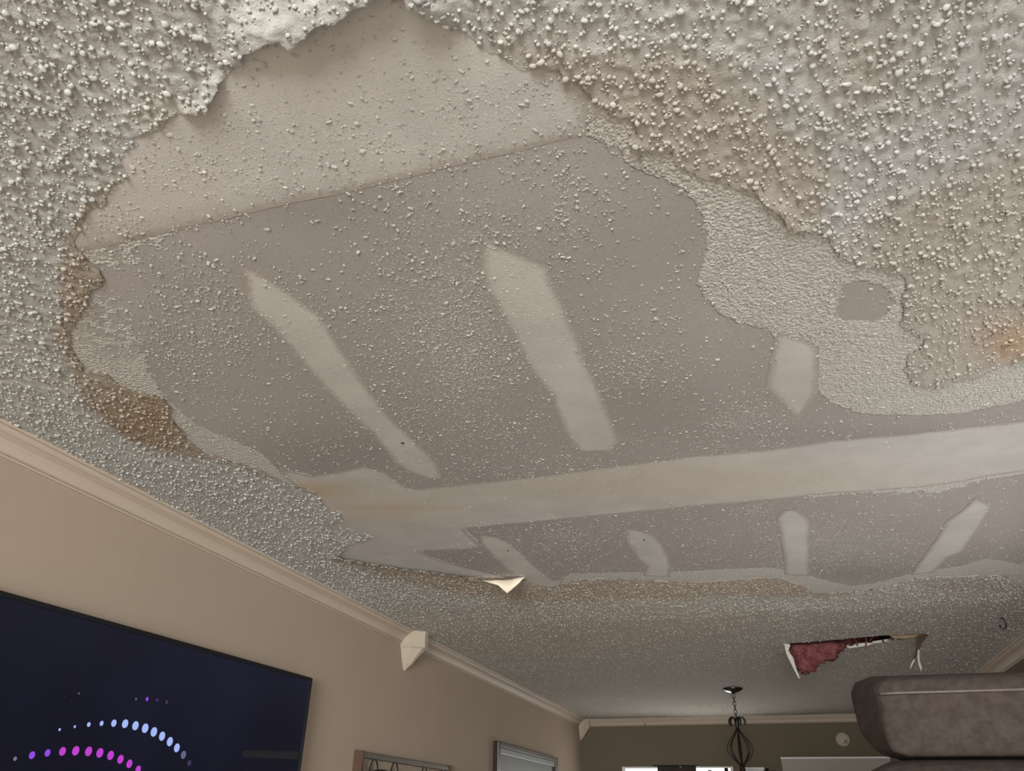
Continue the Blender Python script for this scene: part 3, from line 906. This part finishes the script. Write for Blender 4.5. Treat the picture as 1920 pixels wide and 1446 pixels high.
DOT = {'b': emis('pale_blue_pixels', (0.40, 0.52, 1.0), 0.50), 'm': emis('magenta_pixels', (0.50, 0.045, 0.60), 0.55), 'p': emis('violet_pixels', (0.28, 0.06, 0.75), 0.55),
       'd': emis('dim_blue_pixels', (0.12, 0.13, 0.26), 0.5), 'q': emis('dim_violet_pixels', (0.06, 0.035, 0.14), 0.4), 'w': emis('grey_pixels', (0.22, 0.2, 0.28), 0.45)}
k_ = 700 / 1920.0
DOTS = [(700, 716, 6, 'w'), (757, 716, 11, 'p'), (809, 720, 10, 'q'), (858, 731, 11, 'q'), (406, 687, 5, 'w'), (330, 702, 4, 'q'),
        (307, 873, 8, 'b'), (385, 858, 8, 'b'), (457, 847, 13, 'b'), (523, 841, 14, 'b'), (586, 840, 20, 'b'), (644, 843, 24, 'b'), (697, 853, 25, 'b'), (747, 866, 26, 'b'),
        (792, 885, 26, 'b'), (834, 907, 25, 'b'), (874, 935, 25, 'b'), (910, 967, 24, 'b'), (944, 1003, 22, 'd'),
        (78, 1023, 12, 'w'), (165, 1005, 21, 'p'), (245, 993, 20, 'p'), (322, 985, 24, 'm'), (390, 982, 26, 'm'), (456, 985, 26, 'm'), (514, 993, 26, 'm'), (569, 1006, 25, 'm'),
        (620, 1026, 24, 'm'), (666, 1049, 23, 'm'), (711, 1078, 21, 'm'), (752, 1112, 20, 'm'), (788, 1150, 19, 'm'), (974, 1045, 16, 'q')]
xs_ = XT + 0.0026
for kx, ky, kr, kc in DOTS:
    c = at_x(kx * k_, 1050 + ky * k_, xs_); e = at_x(kx * k_, 1050 + (ky + kr) * k_, xs_)
    r = abs(e.z - c.z) * 0.97
    bm = bmesh.new()
    prism(bm, [(xs_, c.y + r * math.cos(a * math.pi / 12), c.z + r * math.sin(a * math.pi / 12)) for a in range(24)], (-0.0004, 0, 0))
    bobj('screen_dot', bm, DOT[kc], t_tv)
# grey reflection low on the screen, put in as a glowing bar
bm = bmesh.new()
prism(bm, [at_x(455, 1407, xs_), at_x(562, 1410, xs_), at_x(560, 1424, xs_), at_x(455, 1420, xs_)], (-0.0004, 0, 0))
bobj('screen_reflection', bm, emis('grey_reflection_bar', (0.003, 0.003, 0.0045), 1.0), t_tv)

# ------------------------------------------------------------------ framed wire rack on the left wall
XK = XW + 0.045
ka = at_x(680, 1411, XK); kb = at_x(849, 1433, XK)
rk = empty('wall_rack', (XW, (ka.y + kb.y) / 2, ka.z - 0.45), 'wooden framed wire rack holding dark cups, below the crown block', 'rack')
MAT['rackwood'] = simple('brown_rack_wood', (0.10, 0.055, 0.032), 0.6, 0, 0.3, 0.25, 30)
MAT['rackmetal'] = simple('dull_rack_metal', (0.13, 0.115, 0.085), 0.5, 0.5, 0.4, 0.2, 20)
zt = (ka.z + kb.z) / 2
post = 0.024
for y0 in (ka.y, kb.y - post * 1.2):
    bm = bmesh.new(); box(bm, (XW, y0, zt - 0.45), (XK, y0 + post, zt), 0.003)
    bobj('post', bm, MAT['rackwood'], rk)
for z0 in (zt - 0.028, zt - 0.45):
    bm = bmesh.new(); box(bm, (XW + 0.004, ka.y + post, z0), (XK - 0.006, kb.y - post, z0 + 0.024), 0.003)
    bobj('rail', bm, MAT['rackmetal'], rk)
LW = kb.y - ka.y
for f in (0.14, 0.34, 0.52, 0.67, 0.90):
    yc = ka.y + LW * f; ww = 0.042 if f != 0.52 else 0.026; hh = 0.115
    z1 = zt - 0.028 - (0.0 if f != 0.52 else 0.04)
    pts = [(XK - 0.015, yc + ww * math.cos(a), z1 - 0.06 + 0.060 * math.sin(a)) for a in np.linspace(math.pi * 1.15, -0.15 * math.pi, 15)]
    bm = bmesh.new(); tube(bm, pts, 0.0035, 6)
    bobj('wire_loop', bm, MAT['iron'], rk)
for i, f in enumerate((0.14, 0.34, 0.53)):
    yc = ka.y + LW * f; z1 = zt - (0.085 if i < 2 else 0.095)
    cup = empty('cup', (XK - 0.005, yc, z1 - 0.14), ['dark cup in the first loop of the wire rack', 'dark cup in the second loop of the wire rack', 'small dark cup in the middle of the wire rack'][i], 'cup', 'cups in the wire rack')
    s = 1.0 if i < 2 else 0.6
    bm = bmesh.new(); lathe(bm, [(0.020 * s, 0), (0.030 * s, 0.02), (0.036 * s, 0.09), (0.036 * s, 0.12)], (XK + 0.02, yc, z1 - 0.14), 20)
    bobj('body', bm, MAT['black'], cup, True)
    bm = bmesh.new(); lathe(bm, [(0.038 * s, 0.12), (0.040 * s, 0.125), (0.038 * s, 0.14), (0.028 * s, 0.150), (0.012 * s, 0.153)], (XK + 0.02, yc, z1 - 0.14), 20)
    bobj('lid', bm, MAT['iron'], cup, True)

# ------------------------------------------------------------------ mirror in a dark frame
XM = XW + 0.040
ma = at_x(935, 1392, XM); mb = at_x(1046, 1419, XM)
mr = empty('wall_mirror', (XW, (ma.y + mb.y) / 2, ma.z - 0.8), 'dark framed mirror with a silver inner edge on the long tan wall', 'mirror')
zt = (ma.z + mb.z) / 2; fw = 0.055; zb = zt - 0.8
MAT['frame'] = simple('dark_mahogany_frame', (0.030, 0.016, 0.014), 0.35, 0, 0.5, 0.2, 20)
MAT['frametop'] = simple('weathered_frame_edge', (0.10, 0.085, 0.065), 0.5, 0, 0.4, 0.2, 20)
MAT['slip'] = simple('silver_slip', (0.22, 0.23, 0.215), 0.45, 0.4, 0.5, 0.15, 20)
MAT['glass'] = simple('mirror_glass', (0.13, 0.135, 0.115), 0.5, 0.25, 0.5, 0.05, 3)
for y0, y1 in ((ma.y, ma.y + fw), (mb.y - fw, mb.y)):
    bm = bmesh.new(); box(bm, (XW, y0, zb), (XM, y1, zt), 0.006); bobj('stile', bm, MAT['frame'], mr)
for z0, z1, m in ((zt - 0.035, zt, 'frametop'), (zb, zb + 0.05, 'frame')):
    bm = bmesh.new(); box(bm, (XW, ma.y + fw, z0), (XM - 0.002, mb.y - fw, z1), 0.006); bobj('rail', bm, MAT[m], mr)
bm = bmesh.new()
box(bm, (XW + 0.006, ma.y + fw, zt - 0.075), (XM - 0.012, mb.y - fw, zt - 0.035), 0.004)
box(bm, (XW + 0.006, ma.y + fw, zb + 0.05), (XM - 0.012, mb.y - fw, zb + 0.085), 0.004)
bobj('silver_slip', bm, MAT['slip'], mr)
bm = bmesh.new(); box(bm, (XW + 0.002, ma.y + fw, zb + 0.085), (XW + 0.012, mb.y - fw, zt - 0.075)); bobj('mirror_pane', bm, MAT['glass'], mr)

# ------------------------------------------------------------------ ceiling tear: insulation, shards, attic
ta = at_ceil(1470, 1206); tb_ = at_ceil(1742, 1188)
TY0, TY1 = float(TEAR[:, 1].min()), float(TEAR[:, 1].max())
TX0, TX1 = float(TEAR[:, 0].min()), float(TEAR[:, 0].max())
bm = bmesh.new()
box(bm, (TX0 - 0.3, TY0 - 0.3, CEIL + 0.30), (TX1 + 0.3, TY1 + 0.5, CEIL + 0.34))
for lo, hi in (((TX0 - 0.34, TY0 - 0.34, CEIL + 0.014), (TX0 - 0.3, TY1 + 0.5, CEIL + 0.34)), ((TX1 + 0.3, TY0 - 0.34, CEIL + 0.014), (TX1 + 0.34, TY1 + 0.5, CEIL + 0.34)),
               ((TX0 - 0.3, TY0 - 0.34, CEIL + 0.014), (TX1 + 0.3, TY0 - 0.3, CEIL + 0.34)), ((TX0 - 0.3, TY1 + 0.46, CEIL + 0.014), (TX1 + 0.3, TY1 + 0.5, CEIL + 0.34))):
    box(bm, lo, hi)
bobj('attic_boards', bm, MAT['wood'], ceiling)
t = NT('pink_glass_wool')
c = t.mix(t.step(t.noise(28, 4, 0.7), 0.3, 0.7), (0.13, 0.032, 0.034), (0.30, 0.105, 0.10))
c = t.mix(t.math('MULTIPLY', t.step(t.noise(150, 3, 0.7), 0.5, 0.7), 0.4), c, (0.55, 0.30, 0.28))
t.bump(t.noise(120, 4, 0.7), 0.012, 1.0)
MAT['pink'] = t.out(c, 1.0, 0, 0.05)


def fluff(bm, loop3, back, seed, amp=0.014, n=26):
    """a soft batt: the outline polygon filled with a grid, both faces puffed and roughened"""
    P = np.array([(p.x, p.z) for p in loop3]); y0 = loop3[0].y
    lo, hi = P.min(0), P.max(0)
    st = max(hi - lo) / n
    xs = np.arange(lo[0] - st, hi[0] + st, st); zs = np.arange(lo[1] - st, hi[1] + st, st)
    X, Z = np.meshgrid(xs, zs); S = sdf(X, Z, P) + 0.008 * fbm(X, Z, 0.04, seed, 3)
    vid = {}
    for side in (0, 1):
        for j in range(len(zs)):
            for i in range(len(xs)):
                if S[j, i] > -st * 0.6:
                    puff = back * 0.5 * min(1, max(0, S[j, i]) / 0.03) ** 0.5
                    y = y0 + back * 0.5 + (-puff if side == 0 else puff) + amp * float(fbm(np.array(X[j, i]), np.array(Z[j, i]), 0.05, seed + side * 9, 3))
                    vid[side, j, i] = bm.verts.new((X[j, i] + RNG.normal(0, 0.003), y, Z[j, i] + RNG.normal(0, 0.003)))
        for j in range(len(zs) - 1):
            for i in range(len(xs) - 1):
                k = [(side, j, i), (side, j, i + 1), (side, j + 1, i + 1), (side, j + 1, i)]
                if all(q in vid for q in k): bm.faces.new([vid[q] for q in k])


ins = empty('pink_insulation', (float(ta[0]) + 0.2, TY0 + 0.1, CEIL - 0.12), 'pink glass wool insulation sagging out of the torn ceiling hole', 'insulation')
yi = float(at_ceil(1500, 1212)[1])
bm = bmesh.new()
fluff(bm, [at_y(x, y, yi) for x, y in [(1480, 1202), (1520, 1198), (1560, 1196), (1588, 1200), (1584, 1214), (1574, 1222), (1568, 1238), (1546, 1240), (1535, 1243), (1530, 1256), (1514, 1263), (1500, 1258), (1492, 1250), (1490, 1235), (1482, 1220)]], 0.10, 5)
bobj('hanging_batt', bm, MAT['pink'], ins, True)
bm = bmesh.new()
fluff(bm, [at_y(x, y, yi + 0.12) for x, y in [(1560, 1208), (1560, 1188), (1640, 1176), (1668, 1176), (1664, 1190), (1640, 1196), (1622, 1200), (1600, 1211), (1585, 1214)]], 0.10, 15)
bobj('upper_batt', bm, MAT['pink'], ins, True)
for k, (a, b) in enumerate((((1622, 1186), (1623, 1216)), ((1640, 1184), (1630, 1203)), ((1600, 1196), (1608, 1212)))):
    bm = bmesh.new(); A, B = at_y(*a, yi + 0.02), at_y(*b, yi + 0.02)
    tube(bm, [A, (A + B) / 2 + Vector((0.006, 0, 0)), B], [0.008, 0.006, 0.003], 6)
    bobj('tuft', bm, MAT['pink'], ins, True)


def hang(name, pts, y, th, mats, label, bow=0.02):
    bm = bmesh.new(); P = [at_y(a, b, y) for a, b in pts]
    ztop = max(p.z for p in P)
    for p in P: p.y -= bow * min(1.0, (ztop - p.z) / 0.2)
    prism(bm, P, (0, th, 0))
    o = bobj(name, bm, mats, ceiling)
    return setp(o, label)


ys_ = float(at_ceil(1476, 1208)[1])
hang('drywall_shard', [(1464, 1205.5), (1476, 1204), (1482, 1210), (1478, 1220), (1486, 1232), (1492, 1250), (1500, 1274), (1496, 1270), (1486, 1250), (1474, 1226), (1471, 1211)], ys_, 0.010, MAT['gyp'], 'white broken drywall edge hanging by the insulation', 0.0)
hang('drywall_shard', [(1478, 1221), (1484, 1228), (1490, 1236), (1489, 1250), (1500, 1266), (1501, 1278), (1492, 1250), (1485, 1232)], ys_ + 0.012, 0.006, MAT['brownpaper'], 'brown paper backed drywall shard', 0.0)
yr = float(at_ceil(1742, 1188)[1])
hang('paper_flap', [(1744, 1187), (1720, 1192), (1718, 1206), (1715, 1226), (1709, 1242), (1716, 1236), (1722, 1222), (1728, 1208), (1738, 1194)], yr, 0.006, MAT['darkpaper'], 'dark brown torn paper flap', 0.02)
hang('paper_flap', [(1713, 1236), (1716, 1237), (1710, 1249), (1706, 1255), (1707, 1248)], yr - 0.016, 0.003, MAT['strip'], 'thin pale torn strip', 0.0)
hang('paper_flap', [(1721, 1218), (1724, 1219), (1724, 1238), (1729, 1252), (1727, 1259), (1722, 1246), (1720, 1232)], yr - 0.014, 0.003, MAT['strip'], 'curling pale torn strip', 0.0)
hang('paper_flap', [(1662, 1189), (1700, 1187), (1744, 1187), (1722, 1193.5), (1698, 1198), (1676, 1197)], yr + 0.02, 0.004, MAT['brownpaper'], 'brown paper lip along the tear', 0.0)
hang('gypsum_edge', [(1590, 1213), (1618, 1207), (1650, 1203), (1648, 1206), (1625, 1211), (1592, 1216)], yi + 0.03, 0.02, MAT['gyp'], 'white crumbling gypsum edge', 0.0)
hang('gypsum_edge', [(1654, 1200), (1672, 1196), (1692, 1196), (1698, 1198), (1680, 1201), (1660, 1204)], yi + 0.03, 0.02, MAT['gyp'], None, 0.0)

# ------------------------------------------------------------------ hook in the ceiling
hk = at_ceil(1877, 1157)
ho = empty('ceiling_hook', (hk[0], hk[1], CEIL - 0.07), 'black metal J hook screwed into the ceiling beside the right wall crown', 'hook')
hp = [at_y(a, b, float(hk[1])) for a, b in ((1877, 1157), (1881, 1161), (1885, 1167), (1887, 1173), (1885.5, 1178), (1881, 1180), (1876.5, 1177), (1874.5, 1172))]
bm = bmesh.new(); tube(bm, hp, [0.0040] * 7 + [0.003], 8); bobj('hook', bm, MAT['black'], ho, True)
bm = bmesh.new(); lathe(bm, [(0.006, 0), (0.006, -0.002), (0.004, -0.003)], (hk[0], hk[1], CEIL - 0.0035), 14); bobj('collar', bm, MAT['black'], ho)

# ------------------------------------------------------------------ chandelier
cc = at_ceil(1373.5, 1290); CXc, CYc = float(cc[0]), float(cc[1])


def zc(py):
    return at_y(1380, py, CYc).z


ch = empty('chandelier', (CXc, CYc, zc(1446)), 'dark iron chandelier with a wire whisk cage hanging on a chain', 'chandelier')
ztop = CEIL - 0.004
bm = bmesh.new(); lathe(bm, [(0.074, 0.0), (0.077, -0.005), (0.072, -0.012), (0.052, -0.022), (0.026, -0.030), (0.012, -0.034), (0.010, -0.042)], (CXc, CYc, ztop), 32); bobj('canopy', bm, MAT['nickel'], ch, True)
zc0 = ztop - 0.040; zc1 = zc(1346)
nl = 6; ll = (zc0 - zc1) / nl
for i in range(nl):
    z = zc0 - (i + 0.5) * ll
    ax = (1, 0) if i % 2 == 0 else (0.25, 0.97)
    pts = [(CXc + ax[0] * 0.011 * math.cos(a), CYc + ax[1] * 0.011 * math.cos(a), z + ll * 0.60 * math.sin(a)) for a in np.linspace(0, 2 * math.pi, 16)[:-1]]
    bm = bmesh.new(); tube(bm, pts, 0.0028, 6, closed=True); bobj('chain_link', bm, MAT['iron'], ch, True)
zn0, zn1 = zc(1346), zc(1368)
bm = bmesh.new(); lathe(bm, [(0.005, 0.0), (0.014, -0.006), (0.020, -0.014), (0.016, -0.045), (0.010, zn1 - zn0), (0.006, zn1 - zn0 - 0.02)], (CXc, CYc, zn0), 20); bobj('neck', bm, MAT['iron'], ch, True)
for k in range(5):
    a = 2 * math.pi * k / 5 + 0.2
    pts = [(CXc + math.cos(a) * r, CYc + math.sin(a) * r, zn0 - d) for r, d in ((0.012, 0.012), (0.030, 0.000), (0.050, 0.002), (0.060, 0.020), (0.060, 0.045), (0.050, 0.058))]
    bm = bmesh.new(); tube(bm, pts, [0.006, 0.006, 0.008, 0.009, 0.007, 0.003], 6); bobj('scroll_leaf', bm, MAT['iron'], ch, True)
zb0, zb1 = zc(1366), zc(1438)
for k in range(8):
    a = 2 * math.pi * k / 8 + 0.15
    pts = []
    for q in np.linspace(0, 1, 17):
        r = 0.010 + 0.082 * math.sin(math.pi * q ** 1.15) ** 1.25
        pts.append((CXc + math.cos(a) * r, CYc + math.sin(a) * r, zb0 + (zb1 - zb0) * q))
    bm = bmesh.new(); tube(bm, pts, 0.0042, 6); bobj('cage_wire', bm, MAT['iron'], ch, True)
bm = bmesh.new(); lathe(bm, [(0.006, zb0 - zb1), (0.006, 0.04), (0.016, 0.01), (0.022, -0.03), (0.030, -0.06), (0.012, -0.09)], (CXc, CYc, zb1), 20); bobj('stem', bm, MAT['iron'], ch, True)
for k in range(5):
    a = 2 * math.pi * k / 5 + 0.5
    pts = [(CXc + math.cos(a) * r, CYc + math.sin(a) * r, zb1 - d) for r, d in ((0.02, 0.05), (0.08, 0.10), (0.16, 0.12), (0.22, 0.09), (0.24, 0.05))]
    bm = bmesh.new(); tube(bm, pts, 0.006, 8); bobj('arm', bm, MAT['iron'], ch, True)
    bm = bmesh.new(); lathe(bm, [(0.012, 0), (0.035, 0.005), (0.014, 0.010), (0.013, 0.03)], (pts[-1][0], pts[-1][1], pts[-1][2]), 14); bobj('candle_cup', bm, MAT['iron'], ch, True)

# ------------------------------------------------------------------ far wall: window, detector, board, shelf
bm = bmesh.new()
fw = 0.028
for lo, hi in (((WX0, YF + 0.0, WZ0), (WX0 + fw, YF + 0.05, WZ1)), ((WX1 - fw, YF, WZ0), (WX1, YF + 0.05, WZ1)), ((WX0 + fw, YF, WZ1 - fw * 0.5), (WX1 - fw, YF + 0.05, WZ1)), ((WX0 + fw, YF, WZ0), (WX1 - fw, YF + 0.05, WZ0 + fw))):
    box(bm, lo, hi, 0.003)
win = setp(bobj('window_1', bm, MAT['white']), 'bright far window behind the chandelier', kind='structure')
bm = bmesh.new(); box(bm, ((WX0 + WX1) / 2 - 0.014, YF + 0.01, WZ0 + fw), ((WX0 + WX1) / 2 + 0.014, YF + 0.04, WZ1 - fw * 0.5)); bobj('mullion', bm, MAT['white'], win)
t = NT('window_glass')
t.put(t.b.inputs['Transmission Weight'], 1.0); t.b.inputs['IOR'].default_value = 1.02
MAT['pane'] = t.out((1, 1, 1), 0.0, 0, 0.1)
bm = bmesh.new(); box(bm, (WX0 + fw, YF + 0.060, WZ0 + fw), (WX1 - fw, YF + 0.062, WZ1 - fw * 0.5)); bobj('pane', bm, MAT['pane'], win)
for i in range(14):
    z = WZ1 - 0.030 - i * 0.035
    bm = bmesh.new(); box(bm, (WX0 + fw, YF + 0.052, z - 0.001), (WX1 - fw, YF + 0.068, z + 0.001)); bobj('blind_slat', bm, MAT['white'], win)
# dark swag of cloth hung over the middle of the window
sw = empty('window_swag', ((WX0 + WX1) / 2, YF - 0.02, WZ1 - 0.3), 'dark cloth swag draped over the middle of the far window', 'curtain')
bm = bmesh.new()
A = at_y(1232, 1437, YF - 0.02); B = at_y(1305, 1440, YF - 0.02)
nn = 28; rows = []
for i in range(nn + 1):
    f = i / nn; x = A.x + (B.x - A.x) * f
    zt_ = WZ1 + 0.004 - 0.03 * math.sin(math.pi * 2 * f) ** 2 * (1 if 0.4 < f < 0.62 else 0.1)
    rows.append([bm.verts.new((x, YF - 0.012 - 0.008 * math.sin(f * 40) - 0.004 * k, zt_ - 0.05 * k)) for k in range(7)])
for a, b in zip(rows, rows[1:]):
    for k in range(6): bm.faces.new((a[k], b[k], b[k + 1], a[k + 1]))
o = bobj('cloth', bm, simple('dark_swag_cloth', (0.05, 0.04, 0.035), 0.9, 0, 0.1, 0.2), sw, True)
bm = bmesh.new(); tube(bm, [(A.x - 0.04, YF - 0.016, WZ1 + 0.006), (B.x + 0.04, YF - 0.016, WZ1 + 0.006)], 0.006, 8); bobj('rod', bm, MAT['iron'], sw)

dc = at_y(1580, 1387, YF)
de = empty('round_detector', (dc.x, YF, dc.z - 0.06), 'round beige detector disc high on the far wall', 'detector')
MAT['beige'] = simple('aged_beige_plastic', (0.40, 0.34, 0.25), 0.5, 0, 0.3, 0.06)
rr = 0.062


def disc_y(bm, cx_, cz_, prof, seg=28):
    rings = [[bm.verts.new((cx_ + r * math.cos(2 * math.pi * k / seg), YF - d, cz_ + r * math.sin(2 * math.pi * k / seg))) for k in range(seg)] for r, d in prof]
    for a, b in zip(rings, rings[1:]):
        for k in range(seg): bm.faces.new((a[k], a[(k + 1) % seg], b[(k + 1) % seg], b[k]))
    bm.faces.new(rings[0]); bm.faces.new(rings[-1][::-1])


bm = bmesh.new(); disc_y(bm, dc.x, dc.z, [(rr, 0), (rr, 0.012), (rr * 0.92, 0.022), (rr * 0.5, 0.028)]); bobj('housing', bm, MAT['beige'], de, False)
for ox, oz, r_ in ((0.020, -0.016, 0.008), (0.006, -0.032, 0.005), (0.030, -0.030, 0.004)):
    bm = bmesh.new(); disc_y(bm, dc.x + ox, dc.z + oz, [(r_, 0.020), (r_, 0.031), (r_ * 0.6, 0.032)], 12); bobj('button', bm, MAT['iron'], de)

ba = at_y(1464, 1421, YF); bb = at_y(1612, 1421, YF)
bo = empty('wall_board', ((ba.x + bb.x) / 2, YF, ba.z - 0.6), 'pale grey rectangular board on the far wall beside the cushions', 'board')
bm = bmesh.new(); box(bm, (ba.x, YF - 0.02, ba.z - 0.6), (bb.x + 0.25, YF, ba.z), 0.003); bobj('panel', bm, simple('pale_board', (0.36, 0.33, 0.28), 0.6, 0, 0.3, 0.05), bo)
bm = bmesh.new(); box(bm, (ba.x - 0.004, YF - 0.026, ba.z - 0.012), (bb.x + 0.254, YF - 0.02, ba.z + 0.003), 0.001); bobj('top_edge', bm, MAT['white'], bo)
sa = at_y(1394, 1439, YF - 0.1); sb_ = at_y(1433, 1440, YF - 0.1)
sh = empty('wall_shelf', ((sa.x + sb_.x) / 2, YF, sa.z - 0.12), 'small white box shelf on the far wall right of the window', 'shelf')
bm = bmesh.new(); box(bm, (sa.x, YF - 0.1, sa.z - 0.02), (sb_.x, YF, sa.z), 0.003); bobj('top', bm, MAT['white'], sh)
bm = bmesh.new(); box(bm, (sa.x + 0.01, YF - 0.09, sa.z - 0.12), (sb_.x - 0.01, YF, sa.z - 0.02), 0.003); bobj('box', bm, MAT['white'], sh)
nl_ = at_y(1210, 1360, YF)
bm = bmesh.new(); tube(bm, [nl_ + Vector((0, 0, -0.01)), nl_ + Vector((0, -0.022, 0.0)), nl_ + Vector((0, -0.024, 0.014))], 0.004, 6)
setp(bobj('wall_nail', bm, MAT['iron']), 'small dark nail under the far wall crown moulding', 'nail')

# ------------------------------------------------------------------ upholstered furniture at the right
t = NT('taupe_microsuede')
f = t.noise(60, 4, 0.65); g = t.noise(9, 3, 0.6)
c = t.mix(t.step(f, 0.3, 0.7), (0.043, 0.033, 0.028), (0.066, 0.052, 0.044))
c = t.mix(t.math('MULTIPLY', t.step(g, 0.45, 0.75), 0.35), c, (0.052, 0.033, 0.027))
t.bump(t.noise(420, 3, 0.6), 0.0016, 0.8)
MAT['suede'] = t.out(c, 0.95, 0, 0.1)
YC = 1.55
fl_ = at_y(1645, 1303, YC); fb = at_y(1662, 1421, YC); tp = at_y(1645, 1268, YC)
CW = 0.72


def padded(bm, x0, x1, y0, y1f, z0, z1, rnd, nx=20, nz=14, taper=0.0):
    """closed cushion: front and rear faces with rounded rims; rear depth shrinks towards the bottom by taper"""
    lo = Vector((x0, y0, z0))
    def pt(u, v, w):
        # u across, v depth, w height in -1..1 on a superellipsoid-like box
        px = x0 + (x1 - x0) * (u + 1) / 2
        pz = z0 + (z1 - z0) * (w + 1) / 2
        dep = (y1f - y0) * (1 - taper * ((1 - w) / 2) ** 1.4)
        py = y0 + dep * (v + 1) / 2
        return Vector((px, py, pz))
    r = bmesh.ops.create_cube(bm, size=2.0)
    bmesh.ops.subdivide_edges(bm, edges=list(bm.edges), cuts=23, use_grid_fill=True)
    hx, hy, hz = (x1 - x0) / 2, (y1f - y0) / 2, (z1 - z0) / 2
    for v in bm.verts:
        p = v.co.copy()
        q = Vector((p.x * hx, p.y * hy, p.z * hz))
        core = Vector([max(-(h - rnd), min(h - rnd, c)) for c, h in zip(q, (hx, hy, hz))])
        d = q - core
        if d.length > 1e-6: q = core + d.normalized() * rnd
        # slight puff of the faces
        pf = 0.012 * (1 - (q.x / hx) ** 2) * (1 - (q.z / hz) ** 2)
        if p.y < -0.99: q.y -= pf
        w = q.z / hz; vv = q.y / hy
        v.co = pt(q.x / hx, vv, w)


cush = empty('sofa_cushion', (fl_.x + CW / 2, YC + 0.15, fb.z + 0.002), 'taupe suede cushion block with a piped seam lying on the taller sofa back', 'cushion')
bm = bmesh.new(); padded(bm, fl_.x, fl_.x + CW, YC - 0.005, YC + 0.22, fb.z + 0.002, tp.z, 0.026, taper=0.45)
zmid = (fb.z + tp.z) / 2; zh = (tp.z - fb.z) / 2
for v in bm.verts:          # the left end swells outwards behind the front seam, most near the top
    w = (v.co.z - zmid) / zh
    a = max(0.0, min(1.0, (fl_.x + 0.10 - v.co.x) / 0.10))
    b = max(0.0, min(1.0, (v.co.y - YC - 0.012) / 0.14))
    v.co.z += 0.022 * b * max(0.0, w)
    v.co.x -= 0.027 * a * b * (1.0 - max(0.0, min(1.0, (-0.05 - w) / 0.95)) ** 1.4)
bobj('cushion_body', bm, MAT['suede'], cush, True)
zp = fl_.z
bm = bmesh.new(); tube(bm, [(fl_.x + 0.004, YC - 0.010, zp), (fl_.x + 0.03, YC - 0.016, zp), (fl_.x + CW / 2, YC - 0.018, zp), (fl_.x + CW - 0.03, YC - 0.014, zp)], 0.0022, 8)
bobj('piping', bm, simple('light_worn_piping', (0.13, 0.105, 0.088), 0.9, 0, 0.1, 0.3, 60), cush, True)

sl_ = at_y(1576, 1446, YC + 0.05)
sofa = empty('sofa', (fl_.x + 0.4, YC + 0.3, 0), 'taupe suede sofa back with a bulging rounded top below the cushion block', 'sofa')
bm = bmesh.new(); padded(bm, fl_.x - 0.075, fl_.x + 0.82, YC - 0.06, YC + 0.50, fb.z - 0.30, fb.z - 0.001, 0.10)
bobj('back_cushion', bm, MAT['suede'], sofa, True)
bm = bmesh.new(); padded(bm, fl_.x - 0.06, fl_.x + 0.80, YC - 0.02, YC + 0.52, 0.06, fb.z - 0.29, 0.05)
bobj('body', bm, MAT['suede'], sofa, True)
for x in (fl_.x + 0.0, fl_.x + 0.74):
    for y in (YC + 0.06, YC + 0.44):
        bm = bmesh.new(); lathe(bm, [(0.022, 0), (0.028, 0.07)], (x, y, 0.0), 14); bobj('leg', bm, MAT['wood'], sofa)
